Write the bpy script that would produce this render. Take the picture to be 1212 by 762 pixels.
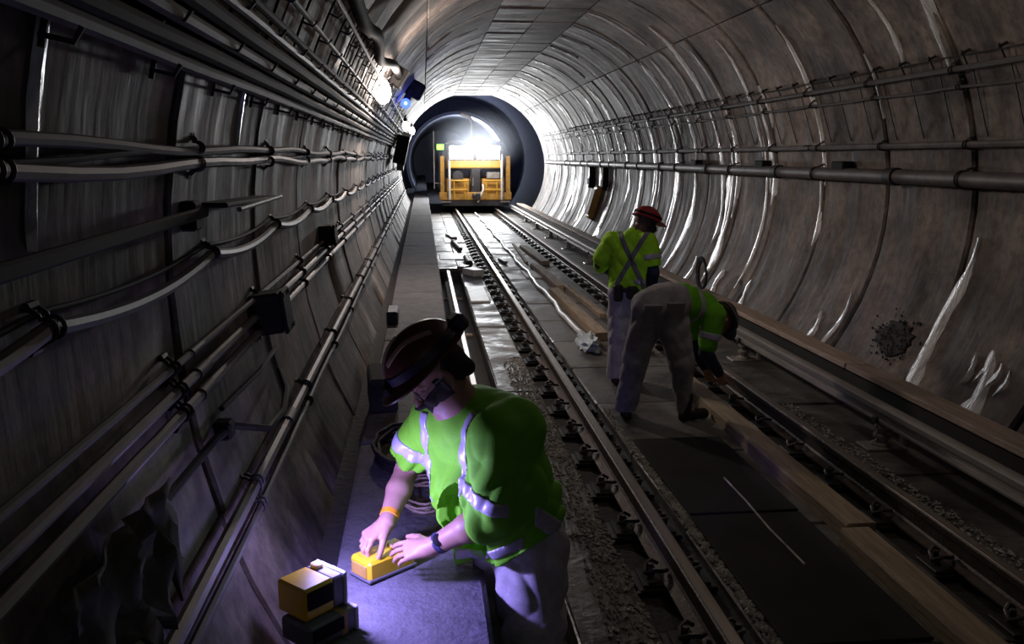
import bpy, bmesh, math, random
import numpy as np
from mathutils import Vector, Matrix

for _o in list(bpy.data.objects):
    bpy.data.objects.remove(_o)
SC = bpy.context.scene
COL = SC.collection
PI = math.pi
random.seed(11)
NR = np.random.RandomState(5)

# ------------------------------------------------------------------ camera
CAM_H = 2.065
FPX = 1050.0
cd = bpy.data.cameras.new('camera')
cd.sensor_fit = 'HORIZONTAL'
cd.sensor_width = 36.0
cd.lens = 36.0 * FPX / 1212.0
cd.clip_start = 0.05
cd.clip_end = 300
cam = bpy.data.objects.new('camera', cd)
COL.objects.link(cam)
cam.location = (0, 0, CAM_H)
cam.rotation_euler = (PI / 2 - 0.184, 0, -0.099)
SC.camera = cam

# ------------------------------------------------------------------ world, exposure
W = bpy.data.worlds.new('tunnel_air')
SC.world = W
W.use_nodes = True
W.node_tree.nodes['Background'].inputs[0].default_value = (0.75, 0.80, 1.0, 1)
W.node_tree.nodes['Background'].inputs[1].default_value = 0.07
SC.view_settings.view_transform = 'Standard'
SC.view_settings.look = 'None'
SC.view_settings.gamma = 1.0
SC.view_settings.use_curve_mapping = False
SC.view_settings.exposure = 0.28
SC.cycles.use_denoising = True
SC.cycles.max_bounces = 6
SC.cycles.sample_clamp_indirect = 4.0


def light(name, kind, loc, power, color=(1, 1, 1), size=0.1, size_y=None, aim=None, spread=None, cone=None, blend=0.5):
    ld = bpy.data.lights.new(name, kind)
    ld.energy = power
    ld.color = color
    if kind == 'AREA':
        ld.size = size
        if size_y:
            ld.shape = 'RECTANGLE'
            ld.size_y = size_y
        if spread:
            ld.spread = spread
    else:
        ld.shadow_soft_size = size
    if kind == 'SPOT':
        ld.spot_size = cone
        ld.spot_blend = blend
    o = bpy.data.objects.new(name, ld)
    COL.objects.link(o)
    o.location = loc
    if aim is not None:
        d = Vector(aim) - Vector(loc)
        o.rotation_euler = d.to_track_quat('-Z', 'Y').to_euler()
    return o


TRAIN_Y = 33.5
# train headlights (two flood banks on the front of the work train)
light('headlight_glow', 'AREA', (1.42, TRAIN_Y - 0.55, 2.22), 215, (0.93, 0.96, 1.0), 0.85, 0.5, aim=(1.42, 0, 1.9))
light('headlight_glow', 'AREA', (2.42, TRAIN_Y - 0.55, 2.22), 215, (0.93, 0.96, 1.0), 0.85, 0.5, aim=(2.42, 0, 1.9))
# unseen lamps added beyond the train front, for the far arch and chamber
light('far_tunnel_fill', 'POINT', (2.7, 47.2, 3.1), 420, (0.72, 0.8, 1.0), 0.15)  # added fill inside the far tunnel, brightens the arch
light('chamber_fill', 'POINT', (1.95, 40.5, 3.75), 80, (0.45, 0.52, 1.0), 0.15)  # added fill, lifts the chamber walls
# festoon lamps along the left wall: in view and near the train; fill lamps added
light('festoon_and_fill_glow', 'POINT', (-0.28, 10.2, 2.80), 105, (1.0, 0.86, 0.77), 0.09)
light('festoon_and_fill_glow', 'POINT', (-0.15, -1.6, 3.55), 40, (1.0, 0.86, 0.74), 0.25)  # unseen fill lamp added behind the camera
light('festoon_and_fill_glow', 'POINT', (-0.1, 27.6, 2.9), 80, (1.0, 0.97, 0.92), 0.10)
light('signal_glow', 'POINT', (-0.2, 15.4, 2.92), 6, (0.10, 0.16, 1.0), 0.05)
light('festoon_and_fill_glow', 'POINT', (2.3, 5.6, 3.95), 17, (1.0, 0.88, 0.78), 0.2)  # unseen fill lamp added under the crown
light('train_face_fill', 'POINT', (1.42, TRAIN_Y - 1.0, 1.95), 34, (1.0, 0.95, 0.85), 0.1)  # added fill in front of the train, brightens its face
light('train_face_fill', 'POINT', (2.42, TRAIN_Y - 1.0, 1.95), 34, (1.0, 0.95, 0.85), 0.1)  # second added fill for the train's face
# violet work lantern on the walkway
light('lantern_glow', 'SPOT', (-0.36, 2.72, 0.93), 36, (0.34, 0.28, 1.0), 0.03, aim=(0.22, 2.98, 0.52), cone=2.6, blend=0.5)
light('lantern_glow', 'POINT', (-0.36, 2.76, 0.90), 1.8, (0.45, 0.38, 1.0), 0.03)

# ------------------------------------------------------------------ materials
def mat(name, col, rough=0.7, metal=0.0, var=0.25, vscale=6.0, bump=0.0, bscale=40.0, dark=None, emit=None, estr=0.0,
        stretch=(1, 1, 1), spec=0.5, contrast=(0.3, 0.7), rvar=0.0, objrand=0.0, sheen=0.0, trans=0.0):
    m = bpy.data.materials.new(name)
    m.use_nodes = True
    nt = m.node_tree
    b = nt.nodes['Principled BSDF']
    b.inputs['Roughness'].default_value = rough
    b.inputs['Metallic'].default_value = metal
    b.inputs['Specular IOR Level'].default_value = spec
    if emit:
        b.inputs['Emission Color'].default_value = (*emit, 1)
        b.inputs['Emission Strength'].default_value = estr
    if sheen:
        b.inputs['Sheen Weight'].default_value = sheen
    if trans:
        b.inputs['Transmission Weight'].default_value = trans
    geo = nt.nodes.new('ShaderNodeNewGeometry')
    mp = nt.nodes.new('ShaderNodeMapping')
    mp.inputs['Scale'].default_value = stretch
    nt.links.new(geo.outputs['Position'], mp.inputs['Vector'])
    n = nt.nodes.new('ShaderNodeTexNoise')
    n.inputs['Scale'].default_value = vscale
    n.inputs['Detail'].default_value = 6.0
    n.inputs['Roughness'].default_value = 0.65
    nt.links.new(mp.outputs[0], n.inputs['Vector'])
    r = nt.nodes.new('ShaderNodeMapRange')
    r.inputs['From Min'].default_value = contrast[0]
    r.inputs['From Max'].default_value = contrast[1]
    nt.links.new(n.outputs['Fac'], r.inputs['Value'])
    mx = nt.nodes.new('ShaderNodeMix')
    mx.data_type = 'RGBA'
    dk = dark if dark else tuple(c * (1 - var) for c in col)
    mx.inputs[6].default_value = (*dk, 1)
    mx.inputs[7].default_value = (*[min(1, c * (1 + (var if dark is None else 0))) for c in col], 1)
    nt.links.new(r.outputs[0], mx.inputs[0])
    out = mx.outputs[2]
    if objrand:
        oi = nt.nodes.new('ShaderNodeObjectInfo')
        rr = nt.nodes.new('ShaderNodeMapRange')
        rr.inputs['To Min'].default_value = 1 - objrand
        rr.inputs['To Max'].default_value = 1 + objrand * 0.6
        nt.links.new(oi.outputs['Random'], rr.inputs['Value'])
        vm = nt.nodes.new('ShaderNodeVectorMath')
        vm.operation = 'SCALE'
        nt.links.new(out, vm.inputs[0])
        nt.links.new(rr.outputs[0], vm.inputs['Scale'])
        out = vm.outputs[0]
    nt.links.new(out, b.inputs['Base Color'])
    if rvar:
        r2 = nt.nodes.new('ShaderNodeMapRange')
        r2.inputs['To Min'].default_value = max(0.05, rough - rvar)
        r2.inputs['To Max'].default_value = min(1, rough + rvar)
        nt.links.new(n.outputs['Fac'], r2.inputs['Value'])
        r2.inputs['From Min'].default_value = 0.35
        r2.inputs['From Max'].default_value = 0.65
        nt.links.new(r2.outputs[0], b.inputs['Roughness'])
    if bump:
        n2 = nt.nodes.new('ShaderNodeTexNoise')
        n2.inputs['Scale'].default_value = bscale
        n2.inputs['Detail'].default_value = 5.0
        nt.links.new(mp.outputs[0], n2.inputs['Vector'])
        bp = nt.nodes.new('ShaderNodeBump')
        bp.inputs['Strength'].default_value = bump
        bp.inputs['Distance'].default_value = 0.02
        nt.links.new(n2.outputs['Fac'], bp.inputs['Height'])
        nt.links.new(bp.outputs[0], b.inputs['Normal'])
    return m


def lining_mat():
    """Old concrete lining: tone per segment, damp dark runs down the curve, grime blotches."""
    m = mat('lining_concrete', (0.35, 0.285, 0.245), rough=0.72, vscale=1.3, stretch=(0.75, 3.6, 0.75),
            dark=(0.10, 0.086, 0.080), contrast=(0.30, 0.66), bump=0.22, bscale=4.0, rvar=0.15, objrand=0.30, spec=0.35)
    nt = m.node_tree
    b = nt.nodes['Principled BSDF']
    src = b.inputs['Base Color'].links[0].from_socket
    geo = [n for n in nt.nodes if n.type == 'NEW_GEOMETRY'][0]
    n = nt.nodes.new('ShaderNodeTexNoise')
    n.inputs['Scale'].default_value = 1.6
    n.inputs['Detail'].default_value = 8
    nt.links.new(geo.outputs['Position'], n.inputs['Vector'])
    r = nt.nodes.new('ShaderNodeMapRange')
    r.inputs['From Min'].default_value = 0.36
    r.inputs['From Max'].default_value = 0.62
    r.inputs['To Min'].default_value = 0.30
    r.inputs['To Max'].default_value = 1.1
    nt.links.new(n.outputs['Fac'], r.inputs['Value'])
    v = nt.nodes.new('ShaderNodeVectorMath')
    v.operation = 'SCALE'
    nt.links.new(src, v.inputs[0])
    nt.links.new(r.outputs[0], v.inputs['Scale'])
    n3 = nt.nodes.new('ShaderNodeTexNoise')
    n3.inputs['Scale'].default_value = 11
    n3.inputs['Detail'].default_value = 8
    n3.inputs['Roughness'].default_value = 0.7
    nt.links.new(geo.outputs['Position'], n3.inputs['Vector'])
    r3 = nt.nodes.new('ShaderNodeMapRange')
    r3.inputs['From Min'].default_value = 0.36
    r3.inputs['From Max'].default_value = 0.60
    r3.inputs['To Min'].default_value = 0.55
    r3.inputs['To Max'].default_value = 1.15
    nt.links.new(n3.outputs['Fac'], r3.inputs['Value'])
    v3 = nt.nodes.new('ShaderNodeVectorMath')
    v3.operation = 'SCALE'
    nt.links.new(v.outputs[0], v3.inputs[0])
    nt.links.new(r3.outputs[0], v3.inputs['Scale'])
    nt.links.new(v3.outputs[0], b.inputs['Base Color'])
    return m


M = {}
M['lining'] = lining_mat()
M['joint'] = mat('joint_grime', (0.02, 0.018, 0.017), 0.8)
M['chamber'] = mat('unlit_chamber_concrete', (0.05, 0.055, 0.075), 0.9)  # unlit look behind the headlights put into a dark blue base colour
M['far_lining'] = mat('far_lining', (0.30, 0.31, 0.34), 0.7, vscale=1.0, stretch=(0.5, 5, 0.5))
M['lime'] = mat('lime_deposit', (0.85, 0.85, 0.86), 0.27, spec=0.8, vscale=5.0, dark=(0.42, 0.41, 0.40), contrast=(0.35, 0.6), bump=0.6, bscale=14, stretch=(0.8, 5, 0.8), rvar=0.12)
M['slab'] = mat('track_concrete', (0.20, 0.185, 0.165), 0.55, vscale=2.2, dark=(0.050, 0.045, 0.041), contrast=(0.35, 0.65), bump=0.35, bscale=14, rvar=0.25, objrand=0.25)
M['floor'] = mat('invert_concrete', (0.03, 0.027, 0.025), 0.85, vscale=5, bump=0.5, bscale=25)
M['walk'] = mat('walkway_concrete', (0.17, 0.162, 0.168), 0.8, vscale=7, dark=(0.085, 0.08, 0.083), contrast=(0.3, 0.7), bump=0.5, bscale=45, objrand=0.12)
M['rail'] = mat('rusty_rail_steel', (0.085, 0.06, 0.046), 0.55, 0.4, var=0.4, vscale=9, bump=0.2)
M['railhead'] = mat('worn_rail_head', (0.34, 0.29, 0.25), 0.38, 0.75, var=0.25, vscale=4, stretch=(8, 0.6, 8))
M['contact'] = mat('contact_rail_steel', (0.50, 0.47, 0.44), 0.42, 0.6, var=0.2, vscale=4, stretch=(6, 0.6, 6))
M['black_steel'] = mat('dark_fastener_iron', (0.03, 0.026, 0.024), 0.6, 0.3, var=0.4)
M['clip'] = mat('fastener_clip_iron', (0.09, 0.08, 0.07), 0.5, 0.5, var=0.4)
M['wood'] = mat('weathered_board', (0.60, 0.46, 0.36), 0.75, vscale=3.0, stretch=(14, 0.9, 14), dark=(0.27, 0.20, 0.15), contrast=(0.3, 0.7), bump=0.3, bscale=10, objrand=0.18)
M['timber'] = mat('track_timber', (0.52, 0.40, 0.27), 0.8, vscale=3.0, stretch=(12, 0.8, 12), dark=(0.24, 0.17, 0.11), contrast=(0.3, 0.7), bump=0.4, bscale=8, objrand=0.2)
M['insul'] = mat('glazed_insulator', (0.36, 0.33, 0.30), 0.35, var=0.2)
M['cable'] = mat('black_cable', (0.016, 0.014, 0.015), 0.75, spec=0.2, var=0.4, vscale=9)
M['cable_grey'] = mat('dusty_grey_cable', (0.07, 0.062, 0.06), 0.65, var=0.35, vscale=8)
M['conduit'] = mat('galvanised_conduit', (0.13, 0.115, 0.11), 0.55, 0.35, var=0.35, vscale=5)
M['clampm'] = mat('clamp_steel', (0.03, 0.027, 0.027), 0.6, 0.3)
M['hose'] = mat('pale_hose', (0.75, 0.74, 0.72), 0.45, var=0.2)
M['plastic'] = mat('crumpled_clear_plastic', (0.78, 0.88, 0.92), 0.25, var=0.1, trans=0.1)
M['yellow'] = mat('yellow_plastic', (0.72, 0.46, 0.012), 0.4, var=0.1)
M['black_plastic'] = mat('black_plastic', (0.010, 0.010, 0.010), 0.75, spec=0.15)
M['grey_plastic'] = mat('grey_plastic', (0.12, 0.12, 0.13), 0.5)
M['white_plastic'] = mat('pale_bezel', (0.7, 0.7, 0.74), 0.4, var=0.05)
M['lens_violet'] = mat('violet_lens', (0.4, 0.35, 1.0), 0.3, emit=(0.5, 0.42, 1.0), estr=3.0)
M['switch'] = mat('lantern_switch', (0.75, 0.55, 0.25), 0.5)
M['train_yellow'] = mat('train_yellow_paint', (0.62, 0.33, 0.03), 0.5, var=0.15, vscale=4)
M['train_orange'] = mat('train_orange_paint', (0.50, 0.26, 0.05), 0.55, var=0.35, vscale=6)
M['train_dark'] = mat('train_dark_steel', (0.045, 0.04, 0.045), 0.6, 0.2)
M['train_grey'] = mat('train_grey_steel', (0.28, 0.25, 0.24), 0.5, 0.2, var=0.3)
M['glass_dark'] = mat('dark_cab_glass', (0.02, 0.022, 0.03), 0.1)
M['headlamp'] = mat('headlamp_lens', (1, 1, 1), 0.3, emit=(0.92, 0.96, 1.0), estr=26)
M['green_lamp'] = mat('green_marker_lens', (0.2, 0.8, 0.1), 0.3, emit=(0.30, 1.0, 0.06), estr=2.2)
M['lamp_white'] = mat('festoon_globe', (1, 1, 1), 0.4, emit=(1.0, 0.97, 0.95), estr=9)
M['lamp_blue'] = mat('blue_signal_lens', (0.1, 0.2, 1), 0.3, emit=(0.03, 0.06, 1.0), estr=5)
M['lamp_core'] = mat('blue_signal_core', (0.6, 0.8, 1), 0.3, emit=(0.5, 0.75, 1.0), estr=8)
M['hivis'] = mat('hivis_green_cloth', (0.15, 0.50, 0.010), 0.8, var=0.10, vscale=14, bump=0.12, bscale=300)
M['hivis2'] = mat('hivis_lime_cloth', (0.38, 0.80, 0.015), 0.75, var=0.12, vscale=14)
M['reflect'] = mat('silver_reflective_tape', (0.46, 0.44, 0.50), 0.38, 0.15, var=0.08)
M['harness'] = mat('grey_harness_webbing', (0.16, 0.16, 0.17), 0.6, var=0.1)
M['trousers'] = mat('white_work_trousers', (0.60, 0.58, 0.58), 0.85, var=0.10, vscale=16, dark=(0.40, 0.38, 0.37), contrast=(0.3, 0.6), bump=0.1, bscale=200)
M['trousers2'] = mat('grey_work_trousers', (0.42, 0.40, 0.43), 0.85, vscale=10, dark=(0.24, 0.23, 0.24), contrast=(0.3, 0.65))
M['denim'] = mat('dark_blue_sleeve', (0.025, 0.03, 0.07), 0.85)
M['skin'] = mat('skin', (0.38, 0.21, 0.145), 0.5, var=0.10, vscale=20)
M['skin_dark'] = mat('skin_brown', (0.10, 0.055, 0.04), 0.5, var=0.15, vscale=20)
M['beard'] = mat('dark_beard', (0.030, 0.021, 0.018), 0.85, bump=0.5, bscale=300)
M['helmet'] = mat('maroon_helmet', (0.085, 0.028, 0.02), 0.4, var=0.2)
M['helmet_red'] = mat('red_helmet', (0.30, 0.02, 0.03), 0.45, var=0.2)
M['helmet_black'] = mat('black_helmet', (0.012, 0.012, 0.014), 0.4)
M['helmet_tape'] = mat('tan_reflective_tape', (0.48, 0.34, 0.26), 0.4)
M['navy'] = mat('navy_strap', (0.014, 0.014, 0.045), 0.5)
M['boot'] = mat('dark_boot_leather', (0.022, 0.018, 0.016), 0.6, var=0.3)
M['wristband'] = mat('orange_wristband', (0.95, 0.30, 0.02), 0.4, var=0.05)
M['watch'] = mat('dark_watch', (0.04, 0.04, 0.10), 0.35)
M['belt'] = mat('dark_tool_belt', (0.03, 0.024, 0.02), 0.7, var=0.4)
M['rubble'] = mat('rubble_stone', (0.50, 0.48, 0.43), 0.9, var=0.5, vscale=9)
M['burlap'] = mat('dark_sacking', (0.035, 0.033, 0.028), 0.95, var=0.5, vscale=20)
M['amber'] = mat('amber_case', (0.42, 0.25, 0.05), 0.5, var=0.3)
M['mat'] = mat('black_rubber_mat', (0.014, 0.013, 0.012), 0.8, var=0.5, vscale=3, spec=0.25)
M['patch'] = mat('white_mortar', (0.70, 0.69, 0.66), 0.5, var=0.2, vscale=6)

# ------------------------------------------------------------------ mesh helpers
class MB:
    def __init__(s):
        s.v = []
        s.f = []

    def add(s, vs, fs):
        o = len(s.v)
        s.v += [tuple(v) for v in vs]
        s.f += [tuple(o + i for i in f) for f in fs]
        return s

    def box(s, c, d, rot=None, bev=0.0):
        x, y, z = d[0] / 2, d[1] / 2, d[2] / 2
        if bev:
            bm = bmesh.new()
            bmesh.ops.create_cube(bm, size=1)
            for v in bm.verts:
                v.co = Vector((v.co.x * d[0], v.co.y * d[1], v.co.z * d[2]))
            bmesh.ops.bevel(bm, geom=bm.edges[:], offset=min(bev, min(d) * 0.45), segments=1, affect='EDGES')
            bm.verts.index_update()
            vs = [v.co.copy() for v in bm.verts]
            fs = [[v.index for v in f.verts] for f in bm.faces]
            bm.free()
        else:
            vs = [Vector((a * x, b * y, e * z)) for a in (-1, 1) for b in (-1, 1) for e in (-1, 1)]
            fs = [(0, 1, 3, 2), (4, 6, 7, 5), (0, 4, 5, 1), (2, 3, 7, 6), (0, 2, 6, 4), (1, 5, 7, 3)]
        if rot is not None:
            vs = [rot @ v for v in vs]
        c = Vector(c)
        return s.add([v + c for v in vs], fs)

    def tube(s, pts, r, n=8, cap=True):
        pts = [Vector(p) for p in pts]
        rs = r if isinstance(r, (list, tuple)) else [r] * len(pts)
        t0 = (pts[1] - pts[0]).normalized()
        ref = Vector((0, 0, 1)) if abs(t0.z) < 0.9 else Vector((1, 0, 0))
        u = t0.cross(ref).normalized()
        vs = []
        for i, p in enumerate(pts):
            t = (pts[min(i + 1, len(pts) - 1)] - pts[max(i - 1, 0)]).normalized()
            u = (u - t * u.dot(t)).normalized()
            w = t.cross(u)
            for k in range(n):
                a = 2 * PI * k / n
                vs.append(p + (u * math.cos(a) + w * math.sin(a)) * rs[i])
        fs = []
        for i in range(len(pts) - 1):
            for k in range(n):
                a, b = i * n + k, i * n + (k + 1) % n
                fs.append((a, b, b + n, a + n))
        if cap:
            fs.append(tuple(range(n))[::-1])
            fs.append(tuple(range((len(pts) - 1) * n, len(pts) * n)))
        return s.add(vs, fs)

    def prism(s, prof, y0, y1):
        """profile (x,z) extruded along Y"""
        n = len(prof)
        vs = [(x, y0, z) for x, z in prof] + [(x, y1, z) for x, z in prof]
        fs = [(i, (i + 1) % n, n + (i + 1) % n, n + i) for i in range(n)]
        fs += [tuple(range(n))[::-1], tuple(range(n, 2 * n))]
        return s.add(vs, fs)

    def lathe(s, prof, c=(0, 0, 0), axis=(0, 0, 1), n=16):
        """profile (radius, height along axis)"""
        ax = Vector(axis).normalized()
        q = Vector((0, 0, 1)).rotation_difference(ax)
        vs = []
        for r, h in prof:
            for k in range(n):
                a = 2 * PI * k / n
                vs.append(q @ Vector((r * math.cos(a), r * math.sin(a), h)) + Vector(c))
        fs = []
        for i in range(len(prof) - 1):
            for k in range(n):
                a, b = i * n + k, i * n + (k + 1) % n
                fs.append((a, b, b + n, a + n))
        fs.append(tuple(range(n))[::-1])
        fs.append(tuple(range((len(prof) - 1) * n, len(prof) * n)))
        return s.add(vs, fs)

    def mesh(s, name, m, smooth=False):
        me = bpy.data.meshes.new(name)
        me.from_pydata(s.v, [], s.f)
        bm = bmesh.new()
        bm.from_mesh(me)
        bmesh.ops.recalc_face_normals(bm, faces=bm.faces[:])
        bm.to_mesh(me)
        bm.free()
        if m:
            me.materials.append(m)
        if smooth:
            me.polygons.foreach_set('use_smooth', [True] * len(me.polygons))
            me.set_sharp_from_angle(angle=0.7)
        return me

    def build(s, name, m, parent=None, smooth=False):
        return link(name, s.mesh(name, m, smooth), parent)


def link(name, me, parent=None, loc=None):
    o = bpy.data.objects.new(name, me)
    COL.objects.link(o)
    if loc is not None:
        o.location = loc
    if parent is not None:
        o.parent = parent
        if parent.type == 'EMPTY' and loc is None:
            o.matrix_parent_inverse = Matrix.Translation(-parent.location)
    return o


def tag(o, label=None, cat=None, group=None, kind=None):
    if label:
        o['label'] = label
    if cat:
        o['category'] = cat
    if group:
        o['group'] = group
    if kind:
        o['kind'] = kind
    return o


def thing(name, label, cat, loc=(0, 0, 0), group=None):
    o = bpy.data.objects.new(name, None)
    COL.objects.link(o)
    o.location = loc
    o.empty_display_size = 0.1
    return tag(o, label, cat, group)


# ------------------------------------------------------------------ tunnel geometry
CX, CZ, R = 1.753, 1.719, 2.489
Y0, Y1 = -3.9, 31.2
PITCH = 1.3
RING0 = 0.03


def wp(deg, y, rr=R):
    a = math.radians(deg)
    return Vector((CX + rr * math.sin(a), y, CZ + rr * math.cos(a)))


CROWN = 15.0


def lining_r(deg):
    """inner radius: the crown between -15 and 15 degrees is a flat slab"""
    if abs(deg) < CROWN:
        return R * math.cos(math.radians(CROWN)) / math.cos(math.radians(deg))
    return R


def arc_shell(name, a0, a1, y0, y1, r, th, m, seg=4.0, parent=None, ny=1):
    n = max(2, int(abs(a1 - a0) / seg))
    mb = MB()
    vs, fs = [], []
    for j in range(ny + 1):
        y = y0 + (y1 - y0) * j / ny
        for i in range(n + 1):
            d = a0 + (a1 - a0) * i / n
            vs.append(wp(d, y, r))
            vs.append(wp(d, y, r + th))
    k = 2 * (n + 1)
    for j in range(ny):
        for i in range(n):
            a = j * k + 2 * i
            fs.append((a, a + 2, a + k + 2, a + k))
            fs.append((a + 1, a + k + 1, a + k + 3, a + 3))
    for i in range(n):
        fs.append((2 * i, 2 * i + 1, 2 * i + 3, 2 * i + 2))
        b = ny * k + 2 * i
        fs.append((b, b + 2, b + 3, b + 1))
    for j in range(ny):
        a = j * k
        fs.append((a, a + k, a + k + 1, a + 1))
        b = a + 2 * n
        fs.append((b, b + 1, b + k + 1, b + k))
    mb.add(vs, fs)
    return mb.build(name, m, parent, True)


wall_left = tag(arc_shell('wall_left', -137, -42, Y0, Y1, R + 0.045, 0.15, M['joint']), kind='structure')
ceiling = tag(arc_shell('ceiling', -42, 42, Y0, Y1, R + 0.045, 0.15, M['joint']), kind='structure')
wall_right = tag(arc_shell('wall_right', 42, 137, Y0, Y1, R + 0.045, 0.15, M['joint']), kind='structure')


def panel_mesh(a0, a1, variant, jw):
    """one lining segment about its ring start y=0, slightly uneven, chamfered towards the joints"""
    rs = random.Random(variant * 97 + int(a0 * 7))
    g = math.degrees(0.008 / R)
    a0, a1 = a0 + g, a1 - g
    flat = abs((a0 + a1) / 2) < CROWN
    n = 1 if flat else max(3, int((a1 - a0) / 5))
    L = PITCH - 2 * jw
    ch = 0.020 if jw > 0.01 else 0.010
    d0 = rs.uniform(-0.010, 0.012)
    d1 = rs.uniform(-0.010, 0.012)
    ys = [jw, jw + ch, PITCH / 2, jw + L - ch, jw + L]
    off = [ch, 0.0, 0.0, 0.0, ch]
    vs, fs = [], []
    for j, y in enumerate(ys):
        t = y / PITCH
        for i in range(n + 1):
            d = a0 + (a1 - a0) * i / n
            rr = lining_r(d) + off[j] + d0 * (1 - t) + d1 * t + rs.uniform(-0.002, 0.002)
            vs.append(wp(d, y, rr))
        # outer edge row handled below
    k = n + 1
    for j in range(len(ys) - 1):
        for i in range(n):
            a = j * k + i
            fs.append((a, a + 1, a + k + 1, a + k))
    # rims going back into the joint
    o = len(vs)
    loop = [(0, i) for i in range(n + 1)] + [(j, n) for j in range(1, len(ys))] + [(len(ys) - 1, i) for i in range(n - 1, -1, -1)] + [(j, 0) for j in range(len(ys) - 2, 0, -1)]
    for (j, i) in loop:
        d = a0 + (a1 - a0) * i / n
        vs.append(wp(d, ys[j], max(R, lining_r(d)) + 0.05 if not flat else lining_r(d) + 0.06))
    nl = len(loop)
    for q in range(nl):
        ja, ia = loop[q]
        jb, ib = loop[(q + 1) % nl]
        fs.append((ja * k + ia, jb * k + ib, o + (q + 1) % nl, o + q))
    mb = MB().add(vs, fs)
    return mb.mesh('panel', M['lining'], True)


BOUNDS = [(-135, -107, wall_left), (-107, -74, wall_left), (-74, -42, wall_left), (-42, -15, ceiling), (-15, 0, ceiling),
          (0, 15, ceiling), (15, 42, ceiling), (42, 86, wall_right), (86, 135, wall_right)]
for (a0, a1, par) in BOUNDS:
    variants = [panel_mesh(a0, a1, q, 0.008 if a1 <= -42 else 0.018) for q in range(4)]
    for k in range(-3, 24):
        y = RING0 + PITCH * k
        link('panel', variants[random.randrange(4)], par, loc=(0, y, 0))

# chamber behind the bright length, bulkhead and the further tunnel
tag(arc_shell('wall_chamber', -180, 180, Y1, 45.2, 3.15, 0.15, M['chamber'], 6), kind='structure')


def annulus(name, y, r0, r1, th, m):
    mb = MB()
    n = 72
    vs = []
    for i in range(n):
        d = 360.0 * i / n
        for (rr, yy) in ((r0, y), (r1, y), (r1, y + th), (r0, y + th)):
            vs.append(wp(d, yy, rr))
    fs = []
    for i in range(n):
        a, b = 4 * i, 4 * ((i + 1) % n)
        for e in range(4):
            fs.append((a + e, b + e, b + (e + 1) % 4, a + (e + 1) % 4))
    return mb.add(vs, fs).build(name, m, None, True)


tag(annulus('wall_near_end', Y1 - 0.05, R + 0.02, 3.25, 0.2, M['far_lining']), kind='structure')
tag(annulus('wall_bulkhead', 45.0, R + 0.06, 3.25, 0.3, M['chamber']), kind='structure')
tag(annulus('trim_1', 44.75, R - 0.09, R + 0.06, 0.6, M['far_lining']), kind='structure')
tag(arc_shell('wall_far', -180, 180, 45.2, 75, R, 0.15, M['far_lining'], 6), kind='structure')
mb = MB().box((CX, 75.2, CZ), (6.4, 0.2, 6.4))
tag(mb.build('wall_end', M['far_lining']), kind='structure')


def bar(mb, a0, a1, y, r=R, w=0.05, h=0.03):
    pts = []
    n = max(3, int(abs(a1 - a0) / 4))
    return [wp(a0 + (a1 - a0) * i / n, y, r) for i in range(n + 1)]


# white lime runs along the ring joints
def lime_streak(y, w, a0, a1, par, seed, taper=1.0, lift=0.014):
    rs = random.Random(seed)
    n = max(5, int(abs(a1 - a0) / 2.0))
    vs, fs = [], []
    ph = rs.uniform(0, 6)
    for i in range(n + 1):
        t = i / n
        d = a0 + (a1 - a0) * t
        prof = min(1, 6 * t, 6 * (1 - t) + 0.15) * (0.75 + 0.25 * math.sin(t * 9 + ph)) * (0.75 + 0.25 * rs.random())
        prof *= (1 - taper) + taper * t if taper > 0 else 1.0
        hw = w * max(0.10, prof)
        yc = y + w * 0.35 * math.sin(t * 5 + ph)
        for e in range(4):
            u = e / 3
            lf = lift if e in (1, 2) else -0.01
            vs.append(wp(d, yc - hw + 2 * hw * u + rs.uniform(-0.1, 0.1) * hw, lining_r(d) - lf))
    for i in range(n):
        for e in range(3):
            a = i * 4 + e
            fs.append((a, a + 1, a + 5, a + 4))
    fs.append((0, 1, 2, 3))
    fs.append(tuple(range(4 * n, 4 * n + 4)))
    return MB().add(vs, fs).build('lime_streak', M['lime'], par, True)


LIME = [  # y, half width, angle from, to, taper
    (9.13, 0.045, 48, 89, 0), (9.20, 0.030, 84, 104, 0), (12.43, 0.10, 33, 96, 0), (12.30, 0.06, 92, 110, 0),
    (7.25, 0.05, 45, 64, 0), (6.62, 0.06, 46, 66, 0), (6.47, 0.11, 96, 126, 0.8), (5.74, 0.10, 114.0, 131, 0.0), (5.93, 0.030, 115.5, 121, 0), (5.80, 0.028, 114.8, 120, 0), (5.66, 0.034, 115.6, 121, 0), (5.54, 0.026, 116.2, 121, 0),
    (8.0, 0.05, 112, 126, 0.6), (8.35, 0.06, 118, 125, 0.2), (10.35, 0.07, 117, 126, 0.3), (11.4, 0.08, 117, 126, 0.3), (12.6, 0.09, 116, 126, 0.3),
    (7.8, 0.02, 60, 74, 0), (10.4, 0.04, 62, 74, 0), (10.6, 0.03, 70, 92, 0)]
for i, (y, w, a0, a1, tp) in enumerate(LIME):
    lime_streak(y, w * 1.9, a0, a1, wall_right if a0 >= 42 else ceiling, i, tp)
rs = random.Random(3)
for k in range(8, 24):
    y = RING0 + PITCH * k
    for q in range(3):
        a0 = rs.choice((43, 46, 58, 66, 76, 84))
        lime_streak(y + rs.uniform(-0.10, 0.75), rs.choice((0.07, 0.12, 0.17, 0.22)), a0, min(127, a0 + rs.uniform(22, 60)), wall_right, 50 + 7 * k + q, 0)
    if k > 9:
        lime_streak(y + rs.uniform(-0.1, 0.3), rs.uniform(0.06, 0.16), 15.5, rs.uniform(28, 41), ceiling, 500 + k, 0)
        lime_streak(y + rs.uniform(-0.1, 0.3), rs.uniform(0.06, 0.16), -41, -rs.uniform(16, 22), ceiling, 600 + k, 0)
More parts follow.
